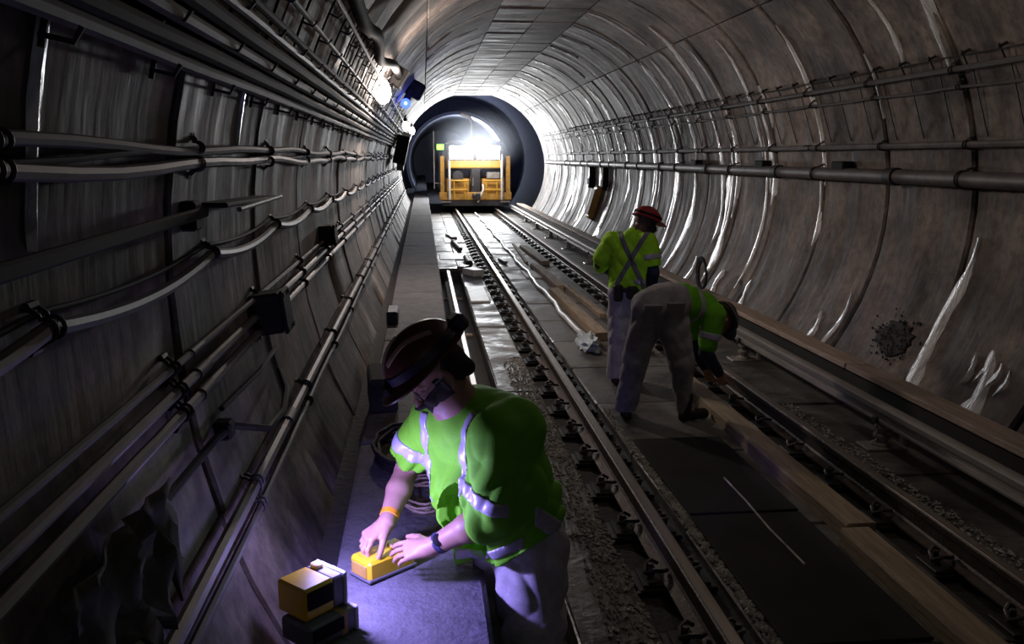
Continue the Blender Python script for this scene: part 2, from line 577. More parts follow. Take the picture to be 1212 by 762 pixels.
for (y, w, a0, a1) in ((16.6, 0.30, 106, 126), (19.8, 0.30, 108, 126), (18.2, 0.2, 88, 104), (22.3, 0.26, 110, 126), (1.72, 0.02, -72, -86), (3.50, 0.035, -70, -81), (2.0, 0.012, -60, -72), (24.5, 0.25, 95, 120), (26.5, 0.25, 90, 126)):
    lime_streak(y, w, a0, a1, wall_right if a0 > 0 else wall_left, int(y * 10), 0)

# ------------------------------------------------------------------ floor, walkway
TR_Z = -0.20
fl = MB()
prof = [(-0.75, 0.53), (-0.345, 0.53), (-0.345, 0.28), (0.19, 0.28), (0.19, TR_Z), (0.64, TR_Z), (0.64, -0.05), (3.70, -0.05), (3.70, -0.30), (-0.75, -0.30)]  # raised dark strip at the wall side stands in for gutter shade
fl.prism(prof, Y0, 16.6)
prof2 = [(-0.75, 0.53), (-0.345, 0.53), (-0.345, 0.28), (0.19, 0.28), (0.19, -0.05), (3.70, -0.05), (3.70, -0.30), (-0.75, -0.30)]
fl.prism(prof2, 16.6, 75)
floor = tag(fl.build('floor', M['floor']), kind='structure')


def slab_mesh(dx, dy, dz, seed, m, name):
    rs = random.Random(seed)
    bm = bmesh.new()
    bmesh.ops.create_cube(bm, size=1)
    for v in bm.verts:
        v.co = Vector((v.co.x * dx, v.co.y * dy, v.co.z * dz - dz / 2))
    bmesh.ops.bevel(bm, geom=[e for e in bm.edges if all(v.co.z > -dz * 0.5 for v in e.verts)], offset=0.012, segments=1, affect='EDGES')
    for v in bm.verts:
        v.co += Vector((rs.uniform(-1, 1) * 0.006, rs.uniform(-1, 1) * 0.006, rs.uniform(-1, 1) * 0.004))
    me = bpy.data.meshes.new(name)
    bm.to_mesh(me)
    bm.free()
    me.materials.append(m)
    return me


rs = random.Random(8)
for (xa, xb, L, ztop) in ((0.64, 1.00, 1.55, 0.0), (1.44, 2.52, 1.3, 0.0), (2.93, 3.62, 1.7, 0.0)):
    vs = [slab_mesh(xb - xa, L - 0.02, 0.12, q + int(xa * 10), M['slab'], 'floor_slab') for q in range(4)]
    y = -3.2
    while y < 33:
        o = link('floor_slab', vs[rs.randrange(4)], floor, loc=((xa + xb) / 2, y + L / 2, ztop + rs.uniform(-0.006, 0.006)))
        y += L
vs = [slab_mesh(0.44, 1.5, 0.12, q + 70, M['slab'], 'floor_slab') for q in range(3)]
for k in range(11):
    link('floor_slab', vs[k % 3], floor, loc=(0.415, 17.37 + 1.52 * k, 0.0))
for (x, y, dx, dy) in ((0.80, 13.4, 0.30, 1.5), (0.62, 18.6, 0.6, 1.1), (0.75, 22.5, 0.5, 1.6), (1.9, 20.8, 0.8, 1.0), (2.0, 15.6, 0.5, 0.9)):
    o = link('mortar_patch', slab_mesh(dx, dy, 0.05, int(y * 7), M['patch'], 'mortar_patch'), floor, loc=(x, y, 0.016))

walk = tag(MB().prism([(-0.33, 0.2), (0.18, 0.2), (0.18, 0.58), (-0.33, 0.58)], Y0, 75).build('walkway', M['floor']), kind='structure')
vs = [slab_mesh(0.53, 2.58, 0.07, q + 30, M['walk'], 'walkway_slab') for q in range(4)]
for k in range(-1, 14):
    link('walkway_slab', vs[k % 4], walk, loc=(-0.075, 0.55 + 2.6 * k, 0.61))

# ------------------------------------------------------------------ rails
RT = 0.16


def rail_profile(cx, z0, top, hw=0.036, fw=0.07, web=0.009):
    h = top - z0
    return [(cx - fw, z0), (cx + fw, z0), (cx + fw, z0 + 0.012), (cx + 0.02, z0 + 0.028), (cx + web, z0 + 0.04), (cx + web, top - 0.045),
            (cx + hw, top - 0.034), (cx + hw, top - 0.006), (cx + hw - 0.008, top), (cx - hw + 0.008, top), (cx - hw, top - 0.006), (cx - hw, top - 0.034),
            (cx - web, top - 0.045), (cx - web, z0 + 0.04), (cx - 0.02, z0 + 0.028), (cx - fw, z0 + 0.012)]


def make_rail(name, cx, z0, top, y0, y1, label, cat='rail'):
    t = thing(name, label, cat, (cx, 0, z0))
    MB().prism(rail_profile(cx, z0, top), y0, y1).build('rail_body', M['rail'], t)
    MB().prism([(cx - 0.030, top - 0.004), (cx + 0.030, top - 0.004), (cx + 0.026, top + 0.003), (cx - 0.026, top + 0.003)], y0, y1).build('running_surface', M['railhead'], t)
    return t


def fasteners(t, cx, side_m):
    pl = MB().box((0, 0, 0.0), (0.34, 0.19, 0.02), bev=0.005)
    pl.box((0, 0, -0.02), (0.40, 0.22, 0.024), bev=0.004)
    plate = pl.mesh('tie_plate', M['black_steel'])
    c = MB()
    c.tube([(0.0, -0.07, 0.035), (0.035, -0.06, 0.06), (0.07, -0.03, 0.05), (0.085, 0.02, 0.03), (0.05, 0.06, 0.06), (0.0, 0.05, 0.05), (-0.03, 0.01, 0.035)], 0.011, 6)
    c.lathe([(0.026, 0), (0.026, 0.02), (0.014, 0.022), (0.014, 0.06)], (0.055, 0, 0.01), n=6)
    clip = c.mesh('rail_clip', M['clip'], True)
    n = 0
    y = 1.6
    while y < 22.5:
        link('tie_plate', plate, t, loc=(0, y, 0.0 - 0.006))
        for s in (-1, 1):
            o = link('rail_clip', clip, t, loc=(s * 0.062, y, 0.004))
            if s < 0:
                o.rotation_euler = (0, 0, PI)
        y += 0.61
        n += 1
    far = MB()
    while y < 33:
        far.box((cx, y, 0.0), (0.34, 0.19, 0.03))
        for s in (-1, 1):
            far.box((cx + s * 0.11, y, 0.04), (0.06, 0.08, 0.05))
        y += 0.61
    o = far.build('fastener_row', M['black_steel'], t)
    o['kind'] = 'stuff'


left_rail = make_rail('running_rail', 1.210, 0.0, RT, Y0, 44, 'rusty left running rail with polished head, nearer the walkway')
right_rail = make_rail('running_rail', 2.715, 0.0, RT, Y0, 44, 'rusty right running rail between the timber guard and third rail')
fasteners(left_rail, 1.210, 1)
fasteners(right_rail, 2.715, 1)

# third rail with cover boards
TX = 3.27
third = thing('third_rail', 'grey steel third rail under tan cover boards along right wall', 'third rail', (TX, 0, 0))
pr = [(TX - 0.045, 0.19), (TX + 0.045, 0.19), (TX + 0.045, 0.205), (TX + 0.012, 0.22), (TX + 0.012, 0.255), (TX + 0.048, 0.27), (TX + 0.048, 0.305), (TX + 0.03, 0.318), (TX - 0.03, 0.318), (TX - 0.048, 0.305), (TX - 0.048, 0.27), (TX - 0.012, 0.255), (TX - 0.012, 0.22), (TX - 0.045, 0.205)]
MB().prism(pr, Y0, 33).build('contact_rail', M['contact'], third, True)
y = -2.9
k = 0
bm_ = MB().box((0, 0, 0), (0.25, 3.20, 0.045), Matrix.Rotation(0.10, 3, 'Y'), bev=0.006).mesh('cover_board', M['wood'])
while y < 32:
    o = link('cover_board', bm_, third, loc=(3.525 - TX, y + 1.6, 0.375 + random.uniform(-0.004, 0.004)))
    o.rotation_euler = (0, 0, random.uniform(-0.002, 0.002))
    y += 3.22
MB().prism([(3.42, 0.20), (3.47, 0.20), (3.47, 0.345), (3.42, 0.345)], Y0, 32.6).build('board_rail', M['black_steel'], third)
ins = MB().lathe([(0.075, 0.0), (0.075, 0.02), (0.045, 0.03), (0.04, 0.06), (0.06, 0.065), (0.06, 0.085), (0.038, 0.095), (0.036, 0.125), (0.055, 0.13), (0.055, 0.15), (0.04, 0.16), (0.04, 0.185)], n=14).mesh('insulator', M['insul'], True)
base = MB().box((0, 0, 0.008), (0.30, 0.20, 0.02), bev=0.005).box((0.16, 0, 0.10), (0.025, 0.06, 0.2)).mesh('insulator_base', M['insul'])
lug = MB().box((-0.06, 0, 0.195), (0.03, 0.05, 0.05), bev=0.004).box((0.06, 0, 0.195), (0.03, 0.05, 0.05), bev=0.004).mesh('rail_lug', M['clip'])
y = 0.22
while y < 31:
    link('insulator', ins, third, loc=(0, y, 0.012))
    link('insulator_base', base, third, loc=(0, y, 0.0))
    link('rail_lug', lug, third, loc=(0, y, 0.012))
    y += 2.82

# guard timbers and loose planks between the rails
def timber(x, y0, y1, w, h, label, rz=0.0, z=0.0, m='timber'):
    t = MB()
    n = 6
    vs, fs = [], []
    rs = random.Random(int(x * 100 + y0 * 10))
    for j in range(n + 1):
        yy = -0.5 * (y1 - y0) + (y1 - y0) * j / n
        q = rs.uniform(-0.006, 0.006)
        for (sx, sz) in ((-1, 0), (-1, 0.85), (-0.88, 1), (0.88, 1), (1, 0.85), (1, 0)):
            vs.append((sx * w / 2 + q, yy, sz * h))
    for j in range(n):
        for e in range(6):
            fs.append((j * 6 + e, j * 6 + (e + 1) % 6, (j + 1) * 6 + (e + 1) % 6, (j + 1) * 6 + e))
    fs += [tuple(range(6)), tuple(range(6 * n, 6 * n + 6))]
    o = t.add(vs, fs).build('timber', M[m])
    o.location = (x, (y0 + y1) / 2, z)
    o.rotation_euler = (0, 0, rz)
    return tag(o, label, 'timber')


timber(2.285, -2.0, 4.3, 0.17, 0.10, 'long worn tan guard timber at bottom right, inside right running rail')
timber(2.345, 4.35, 7.75, 0.17, 0.10, 'guard timber passing under the bent worker, smeared with pale mud')
timber(1.985, 9.75, 13.3, 0.15, 0.10, 'tan timber with dark cut end just behind the standing worker', 0.01)
timber(2.08, 13.6, 16.6, 0.12, 0.09, 'pale thick plank beyond the standing workers, mid track', 0.02)
timber(2.23, 11.2, 16.0, 0.07, 0.06, 'thin dark batten lying beside right running rail', 0.03)
timber(2.06, 17.2, 21.0, 0.06, 0.05, 'slim diagonal lath lying farthest towards the train', -0.03)
timber(2.30, 17.0, 20.2, 0.16, 0.08, 'short pale board near the bright floor patch', 0.03)
timber(2.36, 9.0, 14.0, 0.04, 0.04, 'narrow grey strip close to right rail clips', 0.015)

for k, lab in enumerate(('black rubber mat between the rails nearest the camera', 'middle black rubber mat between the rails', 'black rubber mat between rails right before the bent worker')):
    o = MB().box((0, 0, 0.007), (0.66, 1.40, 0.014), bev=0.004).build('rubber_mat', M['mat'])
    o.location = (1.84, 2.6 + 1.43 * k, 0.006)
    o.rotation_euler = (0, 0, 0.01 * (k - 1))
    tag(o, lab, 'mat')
o = MB().tube([(1.90, 5.28, 0.03), (1.905, 4.9, 0.026), (1.89, 4.5, 0.026), (1.90, 4.05, 0.026)], 0.006, 6).build('rope', M['rubble'], None, True)
tag(o, 'thin pale rope lying on the black rubber mats', 'rope')
# pale hose down the middle and the plastic at its end
hp = []
for i in range(60):
    y = 9.9 + i * 0.39
    hp.append((1.80 + 0.055 * (y - 9.7) / 11 + 0.02 * math.sin(y * 2.1) + 0.012 * math.sin(y * 5.3), y, 0.035))
tag(MB().tube(hp, 0.032, 8).build('hose', M['hose'], None, True), 'long pale wet hose lying mid track towards the train', 'hose')

def crumple(name, c, sx, sy, sz, m, seed, n=12, sharp=0.35, flat=True):
    rs = random.Random(seed)
    bm = bmesh.new()
    bmesh.ops.create_icosphere(bm, subdivisions=3, radius=1)
    for v in bm.verts:
        k = 1 + rs.uniform(-sharp, sharp)
        v.co = Vector((v.co.x * sx * k, v.co.y * sy * k, max(v.co.z, -0.4) * sz * k))
    zmin = min(v.co.z for v in bm.verts)
    for v in bm.verts:
        v.co.z -= zmin
        v.co += Vector(c)
    me = bpy.data.meshes.new(name)
    bm.to_mesh(me)
    bm.free()
    me.materials.append(m)
    return link(name, me)


tag(crumple('plastic_sheet', (1.78, 9.42, 0.0), 0.11, 0.36, 0.10, M['plastic'], 4), 'crumpled clear bluish plastic sheet at the hose end', 'plastic sheet')
# spare rail in the trench
sp = thing('spare_rail', 'spare steel rail lying in the trench beside the walkway', 'rail', (0.44, 4, TR_Z))
MB().prism(rail_profile(0.44, TR_Z + 0.02, TR_Z + 0.18), 4.4, 16.5).build('rail_body', M['rail'], sp)
MB().prism([(0.414, TR_Z + 0.178), (0.466, TR_Z + 0.178), (0.462, TR_Z + 0.183), (0.418, TR_Z + 0.183)], 4.4, 16.5).build('rail_head', M['railhead'], sp)
for y in (5.2, 8.2, 11.2, 14.2):
    MB().box((0.42, y, TR_Z + 0.01), (0.36, 0.12, 0.02)).build('bearer', M['timber'], sp)

# debris by the left rail far down
def chunk(name, c, d, rz, m, label, cat, rx=0.0):
    o = MB().box((0, 0, d[2] / 2), d, bev=0.012).build(name, m)
    o.location = c
    o.rotation_euler = (rx, 0, rz)
    return tag(o, label, cat)


p = thing('pipe_offcut', 'grey pipe offcut lying across slabs left of the left rail', 'pipe', (0.92, 17.6, 0.05))
MB().tube([(0.86, 16.9, 0.055), (0.84, 18.0, 0.055)], 0.055, 12).build('pipe_body', M['conduit'], p, True)
MB().tube([(0.862, 16.86, 0.055), (0.858, 16.98, 0.055)], 0.066, 12).build('pipe_collar', M['clampm'], p, True)
p = thing('pipe_offcut', 'second grey pipe offcut, farther down beside left rail', 'pipe', (0.78, 20.5, 0.05))
MB().tube([(0.80, 19.6, 0.05), (0.70, 21.4, 0.05)], 0.05, 12).build('pipe_body', M['conduit'], p, True)
MB().tube([(0.705, 21.3, 0.05), (0.698, 21.45, 0.05)], 0.06, 12).build('pipe_collar', M['clampm'], p, True)
chunk('concrete_chunk', (0.86, 15.6, 0.0), (0.22, 0.40, 0.12), 0.5, M['patch'], 'pale broken concrete chunk beside the left rail clips', 'concrete chunk')
chunk('concrete_chunk', (0.72, 16.3, 0.0), (0.16, 0.26, 0.09), -0.4, M['slab'], 'grey concrete lump between trench end and left rail', 'concrete chunk')
chunk('steel_offcut', (0.70, 23.0, 0.0), (0.15, 1.1, 0.08), 0.12, M['train_grey'], 'grey steel offcut lying left of track near the train', 'steel offcut')
chunk('steel_offcut', (1.55, 17.5, 0.0), (0.07, 0.6, 0.06), 0.12, M['train_grey'], 'short steel bar lying just right of left rail', 'steel offcut')

# rubble along the slab edges (nobody could count it)
def rubble(name, spans, label, seed, n):
    rs = random.Random(seed)
    mb = MB()
    for i in range(n):
        x0, x1, ya, yb, zz = rs.choice(spans)
        y = ya + (yb - ya) * rs.random() ** 1.5
        x = rs.uniform(x0, x1)
        s = rs.uniform(0.004, 0.015)
        p = [Vector((rs.gauss(0, 1), rs.gauss(0, 1), rs.gauss(0, 1))).normalized() * s * rs.uniform(0.7, 1.2) for _ in range(3)]
        c = Vector((x, y, zz + s * 0.5))
        vs = [c + Vector((s, 0, 0)) + p[0] * 0.3, c + Vector((-s, 0, 0)) + p[1] * 0.3, c + Vector((0, s, 0)) + p[2] * 0.3, c + Vector((0, -s, 0)) - p[0] * 0.3, c + Vector((0, 0, s * 0.8)) + p[1] * 0.3, c + Vector((0, 0, -s * 0.8))]
        mb.add(vs, [(0, 2, 4), (2, 1, 4), (1, 3, 4), (3, 0, 4), (2, 0, 5), (1, 2, 5), (3, 1, 5), (0, 3, 5)])
    o = mb.build(name, M['rubble'])
    return tag(o, label, 'rubble', kind='stuff')


rubble('rubble', [(0.78, 1.00, 1.8, 9.0, 0.0), (0.84, 1.00, 1.8, 9.0, 0.0), (1.45, 1.50, 1.8, 7.0, 0.0), (1.45, 1.50, 1.8, 5.6, 0.0), (2.95, 3.08, 2.5, 7.0, 0.0)],
       'grey crushed rubble strewn along the slab edges by the rails', 21, 6500)

# ------------------------------------------------------------------ left wall services
def run(deg, y0, y1, r_off, amp=0.0, ph=0.0, step=0.25, sag=0.0, pitch=1.3, y_clip=0.0):
    pts = []
    n = int((y1 - y0) / step)
    for i in range(n + 1):
        y = y0 + (y1 - y0) * i / n
        d = deg
        base = wp(d, y, R - r_off)
        t = ((y - y_clip) / pitch) % 1.0
        s = sag * 4 * t * (1 - t)
        base.z -= s - amp * math.sin(y * 1.7 + ph) - amp * 0.6 * math.sin(y * 4.1 + ph * 2)
        base.x += amp * 0.6 * math.sin(y * 2.3 + ph)
        # stay on the wall
        pts.append(base)
    return pts


def clip_mesh(name, deg, r_off, r, m):
    """saddle clip around a pipe, about y=0"""
    c = wp(deg, 0, R - r_off)
    n = (wp(deg, 0, R) - c).normalized()
    t = Vector((-n.z, 0, n.x))
    mb = MB()
    pts = [c + (-n * math.cos(a) + t * math.sin(a)) * (r + 0.004) for a in [math.radians(q) for q in range(-110, 111, 22)]]
    pts = [c + n * r_off * 0.9 + t * (-(r + 0.025))] + [c + n * r * 0.6 - t * (r + 0.010)] + pts + [c + n * r * 0.6 + t * (r + 0.010)] + [c + n * r_off * 0.9 + t * (r + 0.025)]
    for q in (-0.018, 0.018):
        mb.tube([p + Vector((0, q, 0)) for p in pts], 0.005, 5)
    mb.tube([pts[0] + Vector((0, -0.022, 0)), pts[0] + Vector((0, 0.022, 0))], 0.010, 6)
    mb.tube([pts[-1] + Vector((0, -0.022, 0)), pts[-1] + Vector((0, 0.022, 0))], 0.010, 6)
    return mb.mesh(name, m, True)


def line_thing(name, label, cat, deg, r_off, r, y0, y1, m, clip_every=1.3, clip_y=0.0, amp=0.0, sag=0.0, ph=0.0, sides=8, clips=True, couplers=0.0, step=0.25, group=None):
    t = thing(name, label, cat, tuple(wp(deg, 0, R - r_off)), group)
    MB().tube(run(deg, y0, y1, r_off, amp, ph, step, sag, clip_every, clip_y), r, sides).build(name.split('_')[-1] + '_length', m, t, True)
    if clips:
        me = clip_mesh('wall_clip', deg, r_off, r, M['clampm'])
        y = clip_y
        while y < min(y1, 26):
            if y > y0:
                o = link('wall_clip', me, t)
                o.matrix_parent_inverse = Matrix.Translation(Vector((0, y, 0)) - t.location)
            y += clip_every
    if couplers:
        y = clip_y + couplers * 0.4
        while y < min(y1, 26):
            if y > y0:
                c = wp(deg, 0, R - r_off)
                MB().tube([c + Vector((0, y - 0.07, 0)), c + Vector((0, y + 0.07, 0))], r * 1.28, sides + 2).build('coupling', M['clampm'], t, True)
            y += couplers
    return t


LY0, LY1 = -0.4, 30
# mid cable bundle just above eye line
line_thing('wall_cable', 'upper black cable of the pair running level at mid height on left wall', 'cable', -81.3, 0.025, 0.014, LY0, LY1, M['cable_grey'], amp=0.008, clip_y=0.23)
line_thing('wall_cable', 'lower grey cable of the level pair at mid height on left wall', 'cable', -82.4, 0.028, 0.017, LY0, LY1, M['conduit'], amp=0.010, ph=1.2, clip_y=0.23)
line_thing('wall_cable', 'thin middle cable squeezed between the level pair on left wall', 'cable', -81.75, 0.022, 0.007, LY0, LY1, M['cable'], amp=0.012, ph=2.2, clips=False)
# sagging cable
line_thing('sagging_cable', 'grey armoured cable sagging between clips below the level cables', 'cable', -89.3, 0.035, 0.017, LY0, LY1, M['conduit'], sag=0.04, clip_every=1.31, clip_y=0.40, step=0.1)
line_thing('sagging_cable', 'thin black cable hanging alongside the grey sagging cable', 'cable', -88.6, 0.014, 0.007, LY0, LY1, M['cable'], sag=0.025, clip_every=1.31, clip_y=0.40, clips=False, step=0.12)
# conduit trio
line_thing('wall_conduit', 'upper slim conduit of the trio low on the left wall', 'conduit', -95.4, 0.025, 0.011, LY0, LY1, M['cable_grey'], clip_y=1.18, couplers=3.9)
line_thing('wall_conduit', 'middle conduit of the trio passing the black junction box', 'conduit', -96.9, 0.03, 0.015, LY0, LY1, M['conduit'], clip_y=1.18, couplers=3.9)
line_thing('wall_conduit', 'bottom thick conduit of the trio low on left wall', 'conduit', -98.4, 0.03, 0.016, LY0, LY1, M['conduit'], clip_y=1.18, couplers=3.9)
# lowest pipes
line_thing('wall_pipe', 'fat grey pipe lowest on left wall just above the walkway', 'pipe', -107.6, 0.04, 0.022, LY0, LY1, M['conduit'], clip_y=1.62, couplers=5.2)
line_thing('wall_pipe', 'thin dark pipe directly under the fat grey lowest pipe', 'pipe', -109.3, 0.03, 0.014, LY0, LY1, M['cable_grey'], clip_y=1.62, amp=0.004)

# junction boxes
def wall_box(name, deg, y, w, h, d, label, cat, m, off=0.0):
    c = wp(deg, y, R - d / 2 - off)
    n = (wp(deg, y, R) - c).normalized()
    rot = Vector((1, 0, 0)).rotation_difference(-n).to_matrix()
    t = thing(name, label, cat, tuple(c))
    MB().box(c, (d, w, h), rot, bev=0.01).build('box_body', m, t)
    MB().box(c - n * (d / 2 + 0.008), (0.016, w * 1.06, h * 1.06), rot, bev=0.004).build('box_lid', m, t)
    s = MB()
    for a in (-1, 1):
        for b in (-1, 1):
            s.box(c - n * (d / 2 + 0.018) + Vector((0, a * w * 0.42, 0)) + rot @ Vector((0, 0, b * h * 0.42)), (0.008, 0.018, 0.018), rot)
    s.build('lid_screws', M['clip'], t)
    return t


wall_box('junction_box', -97.0, 3.76, 0.16, 0.17, 0.13, 'small black junction box where the conduit trio meets low on left wall', 'junction box', M['cable'])
wall_box('junction_box', -94.6, 6.35, 0.18, 0.14, 0.10, 'dark junction box above the conduits farther along left wall', 'junction box', M['cable'])
wall_box('junction_box', -77.3, 20.2, 0.75, 0.62, 0.25, 'large black equipment box far along the left wall below the lamps', 'equipment box', M['black_plastic'], 0.09)
wall_box('junction_box', -70.0, 22.5, 0.5, 0.3, 0.2, 'pale grey box beyond the large black equipment box', 'equipment box', M['white_plastic'], 0.09)
wall_box('junction_box', -86.5, 23.6, 0.3, 0.3, 0.16, 'small dark box past the large equipment box, low down', 'equipment box', M['grey_plastic'], 0.07)

# black bracket arm with plate, and the cable hook below it
t = thing('bracket_arm', 'black steel bracket arm with flat plate standing off left wall', 'bracket', (-0.70, 2.8, 1.9))
MB().box((-0.68, 2.13, 1.888), (0.022, 1.5, 0.034), Matrix.Rotation(0.012, 3, 'X'), bev=0.006).build('arm', M['black_plastic'], t)
MB().box((-0.665, 3.40, 1.905), (0.11, 1.05, 0.016), Matrix.Rotation(-0.02, 3, 'X'), bev=0.005).build('plate', M['black_plastic'], t)
MB().tube([(-0.610, 3.05, 1.893), (-0.610, 3.93, 1.898)], 0.009, 8).build('edge_tube', M['conduit'], t, True)
MB().box((-0.70, 2.78, 1.89), (0.05, 0.09, 0.09), bev=0.008).build('wall_bracket', M['black_plastic'], t)
t = thing('handrail_stub', 'bent black bar bracketed low on left wall above lowest pipe', 'bar', (-0.68, 3.3, 1.1))
pts = [wp(-101.6, 2.0, R - 0.03), wp(-102.0, 2.7, R - 0.03), wp(-102.2, 2.86, R - 0.05), wp(-104.6, 3.1, R - 0.10), wp(-104.8, 3.35, R - 0.11), wp(-104.2, 3.6, R - 0.09), wp(-103.4, 3.86, R - 0.03)]
MB().tube(pts, 0.013, 7).build('bar_length', M['cable'], t, True)
MB().box(wp(-102.1, 2.82, R - 0.03), (0.06, 0.07, 0.06), bev=0.008).build('bar_bracket', M['cable'], t)
MB().tube([wp(-100.6, 2.84, R - 0.035), wp(-101.0, 3.4, R - 0.05), wp(-101.2, 3.88, R - 0.035)], 0.010, 6).build('top_bar', M['cable'], t, True)

# heavy upper bundle
UP = [(-76.0, 0.035, 0.020, 'cable_grey', 'lowest thick cable at the bottom edge of upper left bundle'),
      (-74.9, 0.040, 0.024, 'cable', 'black cable second from bottom of the upper left bundle'),
      (-73.6, 0.042, 0.022, 'cable_grey', 'grey cable third from bottom of the upper left bundle'),
      (-72.2, 0.040, 0.028, 'cable', 'fat black cable in the middle of upper left bundle'),
      (-70.8, 0.040, 0.018, 'conduit', 'pale conduit above the fat black cable in upper left bundle'),
      (-69.6, 0.035, 0.016, 'cable', 'slim black cable near the top of upper left bundle'),
      (-67.0, 0.050, 0.013, 'conduit', 'shiny slim conduit along top edge of upper left bundle'),
      (-62.4, 0.045, 0.013, 'conduit', 'single high conduit carried on hangers above upper left bundle')]
for i, (d, ro, r, m, lab) in enumerate(UP):
    line_thing('trunk_cable', lab, 'cable', d, ro, r, LY0, LY1, M[m], amp=0.002, ph=i * 1.7, clips=False, step=0.2)
hm = MB()
hp_ = [wp(-77.5 + q * 1.5, 0, R - 0.012) for q in range(14)]
hm.tube(hp_, 0.007, 6)
for d in (-77.0, -73.8, -70.6, -67.4, -64.0, -60.6):
    hm.tube([wp(d, 0, R - 0.005), wp(d, 0, R - 0.065), wp(d + 0.7, 0, R - 0.075)], 0.006, 6)
hang = hm.mesh('cable_hanger', M['clampm'], True)
y = 1.05
while y < 26:
    o = link('cable_hanger', hang, None, loc=(0, y, 0))
    tag(o, 'dark steel cable hanger strap holding the upper left bundle', 'hanger', 'cable hangers on the upper left wall')
    y += 0.65 if y < 12 else 1.3

# black hose along the ceiling to the lamp
cp = [wp(-59.5, 4.2, R - 0.06), wp(-60.2, 5.3, R - 0.06), wp(-60.5, 6.15, R - 0.07), wp(-59.4, 6.9, R - 0.09), wp(-60.6, 8.2, R - 0.07), wp(-58.0, 9.4, R - 0.09), wp(-57.2, 10.4, R - 0.08), wp(-57.5, 11.0, R - 0.1)]
fine = []
for i in range(len(cp) - 1):
    p0, p1, p2, p3 = cp[max(i - 1, 0)], cp[i], cp[i + 1], cp[min(i + 2, len(cp) - 1)]
    for q in range(6):
        t_ = q / 6
        fine.append(0.5 * ((2 * p1) + (p2 - p0) * t_ + (2 * p0 - 5 * p1 + 4 * p2 - p3) * t_ ** 2 + (3 * p1 - p0 - 3 * p2 + p3) * t_ ** 3))
fine.append(cp[-1])
tag(MB().tube(fine, 0.045, 9).build('vent_hose', M['cable'], None, True), 'fat black hose snaking down the upper left lining to the lamp', 'hose')

# festoon lamp and blue signal
def festoon(x, y, z, k, label):
    t = thing('festoon_lamp', label, 'lamp', (x, y, z))
    MB().lathe([(0.02 * k, -0.15 * k), (0.065 * k, -0.12 * k), (0.092 * k, -0.05 * k), (0.088 * k, 0.02 * k), (0.058 * k, 0.09 * k), (0.035 * k, 0.12 * k)], (x, y, z), n=18).build('globe', M['lamp_white'], t, True)
    MB().lathe([(0.04 * k, 0.10 * k), (0.05 * k, 0.12 * k), (0.05 * k, 0.19 * k), (0.03 * k, 0.22 * k)], (x, y, z), n=12).build('lamp_holder', M['black_plastic'], t, True)
    MB().tube([(x, y, z + 0.2 * k), (x - 0.01, y + 0.02, z + 0.25 * k), (x + 0.01, y + 0.1, z + 0.30 * k)], 0.016, 6).build('lamp_arm', M['clampm'], t, True)


festoon(-0.430, 10.4, 2.80, 1.0, 'glowing white globe lamp on upper left wall above the cable bundle')
festoon(-0.36, 20.0, 2.75, 0.7, 'small far globe lamp beyond the blue signal on left wall')
festoon(-0.30, 27.6, 2.85, 0.9, 'farthest globe lamp on left wall close to the train')
wall_box('lamp_box', -57.0, 11.4, 0.22, 0.24, 0.14, 'dark rusty connection box just above the glowing white globe', 'connection box', M['belt'])
wall_box('lamp_box', -63.0, 11.2, 0.20, 0.24, 0.08, 'dark box on the wall left of the glowing white globe', 'connection box', M['black_plastic'])
t = thing('signal_lamp', 'black signal housing with bright blue lamp beyond the white globe', 'signal', (-0.1, 16, 3.1))
MB().box((-0.10, 16.1, 3.22), (0.30, 0.45, 0.28), Matrix.Rotation(0.5, 3, 'Y'), bev=0.03).build('housing', M['black_plastic'], t)
MB().box((-0.22, 16.0, 3.10), (0.12, 0.3, 0.30), Matrix.Rotation(0.5, 3, 'Y'), bev=0.02).build('visor', M['black_plastic'], t)
MB().lathe([(0.085, 0), (0.085, 0.02), (0.07, 0.05), (0.03, 0.065)], (-0.27, 15.8, 2.97), (0.05, -1, -0.05), n=16).build('blue_lens', M['lamp_blue'], t, True)
MB().lathe([(0.022, 0), (0.022, 0.01), (0.01, 0.02)], (-0.268, 15.73, 2.967), (0.05, -1, -0.05), n=12).build('bright_core', M['lamp_core'], t, True)
MB().tube([(-0.22, 15.95, 2.99), (-0.31, 16.0, 3.06)], 0.03, 6).build('bracket', M['clampm'], t, True)

# dark sacking heap and loose cables bottom left
rs = random.Random(41)
sheet = MB()
vs, fs = [], []
ns, nt_ = 16, 9
for i in range(ns + 1):
    for j in range(nt_ + 1):
        y = 1.45 + 0.62 * i / ns
        d = -99.6 - 6.6 * j / nt_ * (0.85 + 0.15 * math.sin(i * 1.9 + math.sin(i * 2.7) * 2))
        off = 0.075 + 0.012 * math.sin(i * 1.7 + 0.4 * j + 2 * math.sin(i * 0.6)) + 0.012 * math.sin(i * 0.55 + 1.1 * j) + rs.uniform(-0.004, 0.004)
        vs.append(wp(d, y, R - off))
for i in range(ns):
    for j in range(nt_):
        a = i * (nt_ + 1) + j
        fs.append((a, a + 1, a + nt_ + 2, a + nt_ + 1))
o = sheet.add(vs, fs).build('sacking', M['burlap'], None)
o.data.polygons.foreach_set('use_smooth', [True] * len(o.data.polygons))
md = o.modifiers.new('thickness', 'SOLIDIFY')
md.thickness = 0.006
tag(o, 'dark torn sacking draped over the wall conduits in bottom left corner', 'sacking')

